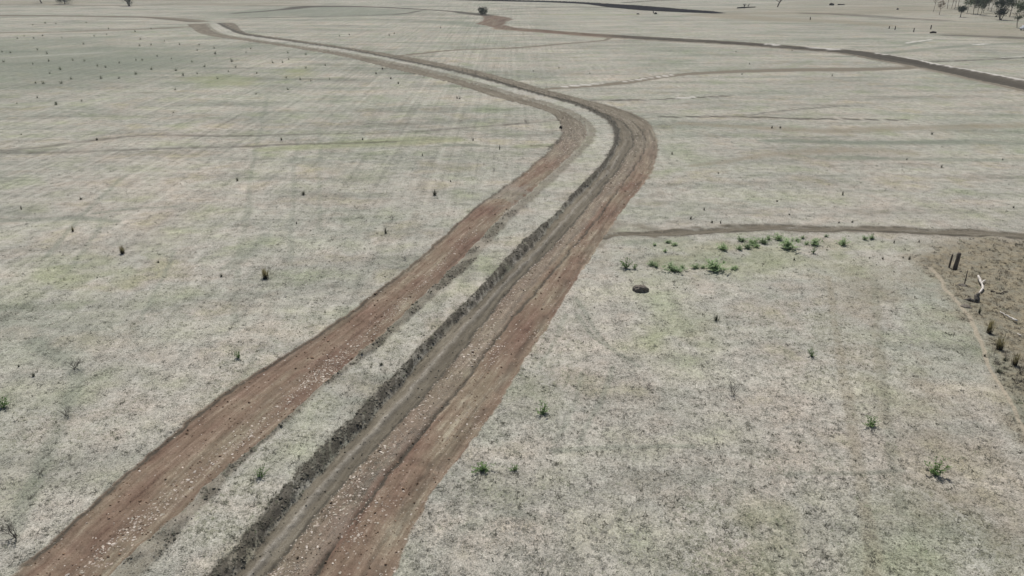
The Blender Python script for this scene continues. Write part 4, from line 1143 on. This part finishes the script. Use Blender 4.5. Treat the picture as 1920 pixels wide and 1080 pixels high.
# ------------------------------------------------------------------ trees
def tree(name, label, x, y, height, crown_r, crown_z0, leafm, barkm, nleaf=900, lsz=.35, trunk_r=.16, forks=6, seed=1, group=None, bare=False, stems=1, cat='tree'):
    rg = random.Random(seed)
    root = empty(name, at3(x, y, -.05)); tag(root, label, cat, group)
    tb = MB(); tips = []
    def grow(p, d, L, r, lev):
        q = p + d * L
        mid = (p + q) / 2 + Vector((rg.gauss(0, L * .05), rg.gauss(0, L * .05), 0))
        tb.tube([p, mid, q], [r, r * .85, r * .68], 7 if lev > 1 else 5, .05, rg)
        if lev == 0: tips.append(q); return
        for _ in range(rg.choice((2, 3)) if lev < 3 else forks):
            st = p.lerp(q, rg.uniform(.55, 1.0))
            nd = (d + Vector((rg.gauss(0, .55), rg.gauss(0, .55), rg.gauss(.12, .3)))).normalized()
            grow(st, nd, L * rg.uniform(.5, .75), r * .55, lev - 1)
    for k in range(stems):
        a = rg.uniform(0, 6.283); sp = .35 if stems > 1 else .05
        grow(Vector((math.cos(a) * .25 * (stems > 1), math.sin(a) * .25 * (stems > 1), 0)), Vector((math.cos(a) * sp, math.sin(a) * sp, 1)).normalized(), crown_z0 + .12 * (height - crown_z0), trunk_r, 3)
    mz = max(v.z for v in tb.v)
    tb_s = min(1.0, height * .93 / mz)
    for v in tb.v: v.z *= tb_s
    mesh_obj('trunk', tb.mesh('trunk'), barkm, root)
    if not bare:
        lb = MB(); cz = (height + crown_z0) / 2; hz = (height - crown_z0) / 2
        ncl = 26
        cl = []
        for _ in range(ncl):
            while True:
                u = Vector((rg.uniform(-1, 1), rg.uniform(-1, 1), rg.uniform(-1, 1)))
                if .25 < u.length < 1: break
            cl.append((Vector((u.x * crown_r, u.y * crown_r, cz + u.z * hz)), rg.uniform(.25, .5) * min(crown_r, hz)))
        for _ in range(nleaf):
            c, rr = rg.choice(cl)
            p = c + Vector((rg.gauss(0, rr * .55), rg.gauss(0, rr * .55), rg.gauss(0, rr * .5)))
            d = Vector((rg.gauss(0, 1), rg.gauss(0, 1), rg.gauss(-.3, .7)))
            lb.leaf(p, d, lsz * rg.uniform(.6, 1.4), lsz * rg.uniform(.18, .34), Vector((rg.gauss(0, 1), rg.gauss(0, 1), rg.gauss(0, 1))).normalized())
        mesh_obj('crown', lb.mesh('crown', False), leafm, root)
    return root
SAP = ('slender young gum in the thicket between the round dark tree and the bushy one', 'slender gums of the thicket')
tree('dry_tree', 'small dry brown tree standing in front of the bare trunks at top right', 1761, 28, 6.6, 1.5, 3.6, M_LEAF_DRY, M_BARK_PALE, 420, .38, .12, 4, 21)
tree('dry_tree', 'thin pale dry tree leftmost of the top right trees', 1750, 22, 9.5, 1.5, 5.2, M_LEAF_DRY, M_BARK_PALE, 380, .38, .12, 4, 22)
BT = ('thin brown trunk with dry crown behind the small dry brown tree', 'thin dry trunks at top right')
for k, (x, y) in enumerate(((1776,17),(1784,16),(1790,17),(1797,12),(1769,10))):
    tree('dry_tree', BT[0], x, y, 11 + k * .4, 1.7, 6, M_LEAF_DRY, M_BARK_PALE, 320, .42, .15, 4, 30 + k, BT[1])
tree('round_tree', 'small round dark evergreen with a short trunk at top right', 1801, 32, 5.6, 1.75, 2.2, M_LEAF_DARK, M_BARK, 1900, .34, .2, 5, 41)
for k, (x, y) in enumerate(((1825,27),(1833,27),(1838,29),(1813,25),(1843,24),(1852,20),(1858,22),(1847,15),(1830,14),(1820,12))):
    tree('gum_tree', SAP[0], x, y, 10.5 + .8 * (k % 4), 2.5, 3.4, M_LEAF_OLIVE, M_BARK, 1700, .42, .13, 4, 50 + k, SAP[1])
tree('bushy_tree', 'large bushy dark tree with several stems at top right', 1876, 37, 10.5, 3.4, 2.2, M_LEAF_DARK, M_BARK, 4200, .42, .2, 5, 61, stems=3)
tree('bushy_tree', 'dark tree just behind the large bushy tree at top right', 1893, 31, 11.5, 2.8, 3.8, M_LEAF_DARK, M_BARK, 2200, .42, .2, 5, 62)
tree('gum_tree', 'tall olive gum with drooping leaves at the right edge', 1907, 52, 13, 2.2, 3.0, M_LEAF_OLIVE, M_BARK, 1900, .4, .13, 5, 63)
tree('gum_tree', 'olive gum behind the tall one at the right edge', 1926, 30, 12, 2.6, 4.2, M_LEAF_OLIVE, M_BARK, 1500, .42, .2, 5, 64)
tree('gum_tree', 'broad dark gum low at the top left corner, cut by the picture edge', 122, 7.5, 11, 6.0, 1.2, M_LEAF_DARK, M_BARK, 3600, .6, .3, 6, 71, stems=2)
tree('gum_tree', 'dark trunk of a gum at the top left corner, left of the broad one', 78, 6, 11, 3.2, 3.6, M_LEAF_DARK, M_BARK, 1400, .5, .4, 5, 72)
tree('gum_tree', 'dark gum standing alone near the top left with its shadow', 243, 11.5, 11, 3.2, 1.8, M_LEAF_DARK, M_BARK, 2400, .5, .35, 5, 73, stems=2)
tree('round_bush', 'dark bush where the far red track bends at the top', 905, 26.5, 3.6, 2.5, -.2, M_LEAF_DARK, M_BARK, 1700, .42, .12, 6, 81, stems=4, cat='bush')
tree('dead_tree', 'dark forked dead tree stump on the far slope at the top', 1395, 15.5, 3.6, 1, 1.2, None, M_DARKWOOD, 0, .3, .3, 4, 91, bare=True)
tree('dead_tree', 'smaller dead stump right of the dark forked one', 1403, 14.5, 2.6, 1, 1.0, None, M_DARKWOOD, 0, .3, .2, 3, 92, bare=True)
tree('dead_tree', 'tall pale dead tree with two limbs at the top edge', 1457, 13, 9, 1, 3.0, None, M_BARK, 0, .3, .35, 3, 93, bare=True, stems=2)
wood('dark_log', 'long dark log at the foot of the forked dead stump', 'log', [([(1382,15.8,.3),(1395,15.2,.4),(1416,14.0,.3)], [.3,.4,.25])], M_DARKWOOD)

# ------------------------------------------------------------------ vehicle at the right edge
def car():
    g = at3(1924, 57)
    root = empty('parked_vehicle', g); root.rotation_euler = (0, 0, math.radians(8))
    tag(root, 'pale parked vehicle at the right edge under the tall gum', 'vehicle')
    kp = NT('pale_car_paint'); kp.bsdf((.62, .64, .66), .3, spec=.5)
    kg = NT('dark_window_glass'); kg.bsdf((.02, .025, .03), .1, spec=.6)
    kt = NT('tyre_rubber'); kt.bsdf((.02, .02, .02), .85)
    kr = NT('steel_rim'); kr.bsdf((.35, .35, .36), .4)
    def loft(name, secs, mat, bev=.06):
        bm = bmesh.new(); rings = []
        for (x, y0, y1, z0, z1) in secs: rings.append([bm.verts.new(p) for p in ((x, y0, z0), (x, y1, z0), (x, y1, z1), (x, y0, z1))])
        for a, b in zip(rings, rings[1:]):
            for k in range(4): bm.faces.new((a[k], a[(k + 1) % 4], b[(k + 1) % 4], b[k]))
        bm.faces.new(rings[0][::-1]); bm.faces.new(rings[-1])
        bmesh.ops.recalc_face_normals(bm, faces=bm.faces)
        bmesh.ops.bevel(bm, geom=list(bm.edges), offset=bev, segments=2, affect='EDGES')
        me = bpy.data.meshes.new(name); bm.to_mesh(me); bm.free()
        return mesh_obj(name, me, mat, root)
    loft('body', [(-2.3,-.8,.8,.45,.9), (-2.2,-.88,.88,.36,1.05), (-.9,-.9,.9,.34,1.1), (.9,-.9,.9,.34,1.1), (2.1,-.86,.86,.36,.98), (2.35,-.75,.75,.45,.85)], kp.mat, .05)
    loft('cabin', [(-1.75,-.72,.72,1.08,1.12), (-1.45,-.70,.70,1.08,1.72), (.35,-.70,.70,1.08,1.75), (1.05,-.74,.74,1.08,1.12)], kp.mat, .04)
    for sy in (-1, 1):
        for (x0, x1) in ((-1.35,-.45), (-.38,.35)):
            b = MB(); b.box(x0, x1, sy * .715 - .012, sy * .715 + .012, 1.2, 1.6); mesh_obj('window', b.mesh('window', False), kg.mat, root)
        for x in (-1.4, 1.45):
            b = MB(); b.tube([(x, sy * .92, .34), (x, sy * .72, .34)], .34, 18); w = mesh_obj('wheel', b.mesh('wheel'), kt.mat, root)
            b = MB(); b.tube([(x, sy * .93, .34), (x, sy * .80, .34)], .2, 14); mesh_obj('rim', b.mesh('rim'), kr.mat, w)
    b = MB(); b.box(.62, .66, -.6, .6, 1.15, 1.55)
    ws = mesh_obj('windscreen', b.mesh('windscreen', False), kg.mat, root); ws.rotation_euler = (0, math.radians(-35), 0); ws.location = (-.62, 0, .58)
    for sy in (-1, 1):
        b = MB(); b.box(2.28, 2.36, sy * .62 - .12, sy * .62 + .12, .66, .8); mesh_obj('headlight', b.mesh('headlight', False), kr.mat, root)
car()

# ------------------------------------------------------------------ the thin haze of a warm day
def haze():
    b = MB(); b.box(-3500, 3500, -300, 6500, -4, 24.5)
    k = NT('thin_haze')
    v = k.n('ShaderNodeVolumePrincipled')
    v.inputs['Color'].default_value = (.86, .92, 1.0, 1); v.inputs['Density'].default_value = .00012
    v.inputs['Anisotropy'].default_value = .2
    k.t.links.new(v.outputs[0], k.out.inputs['Volume'])
    o = mesh_obj('haze', b.mesh('haze', False), k.mat); o['kind'] = 'stuff'; o['label'] = 'thin pale haze over the far paddocks'
haze()
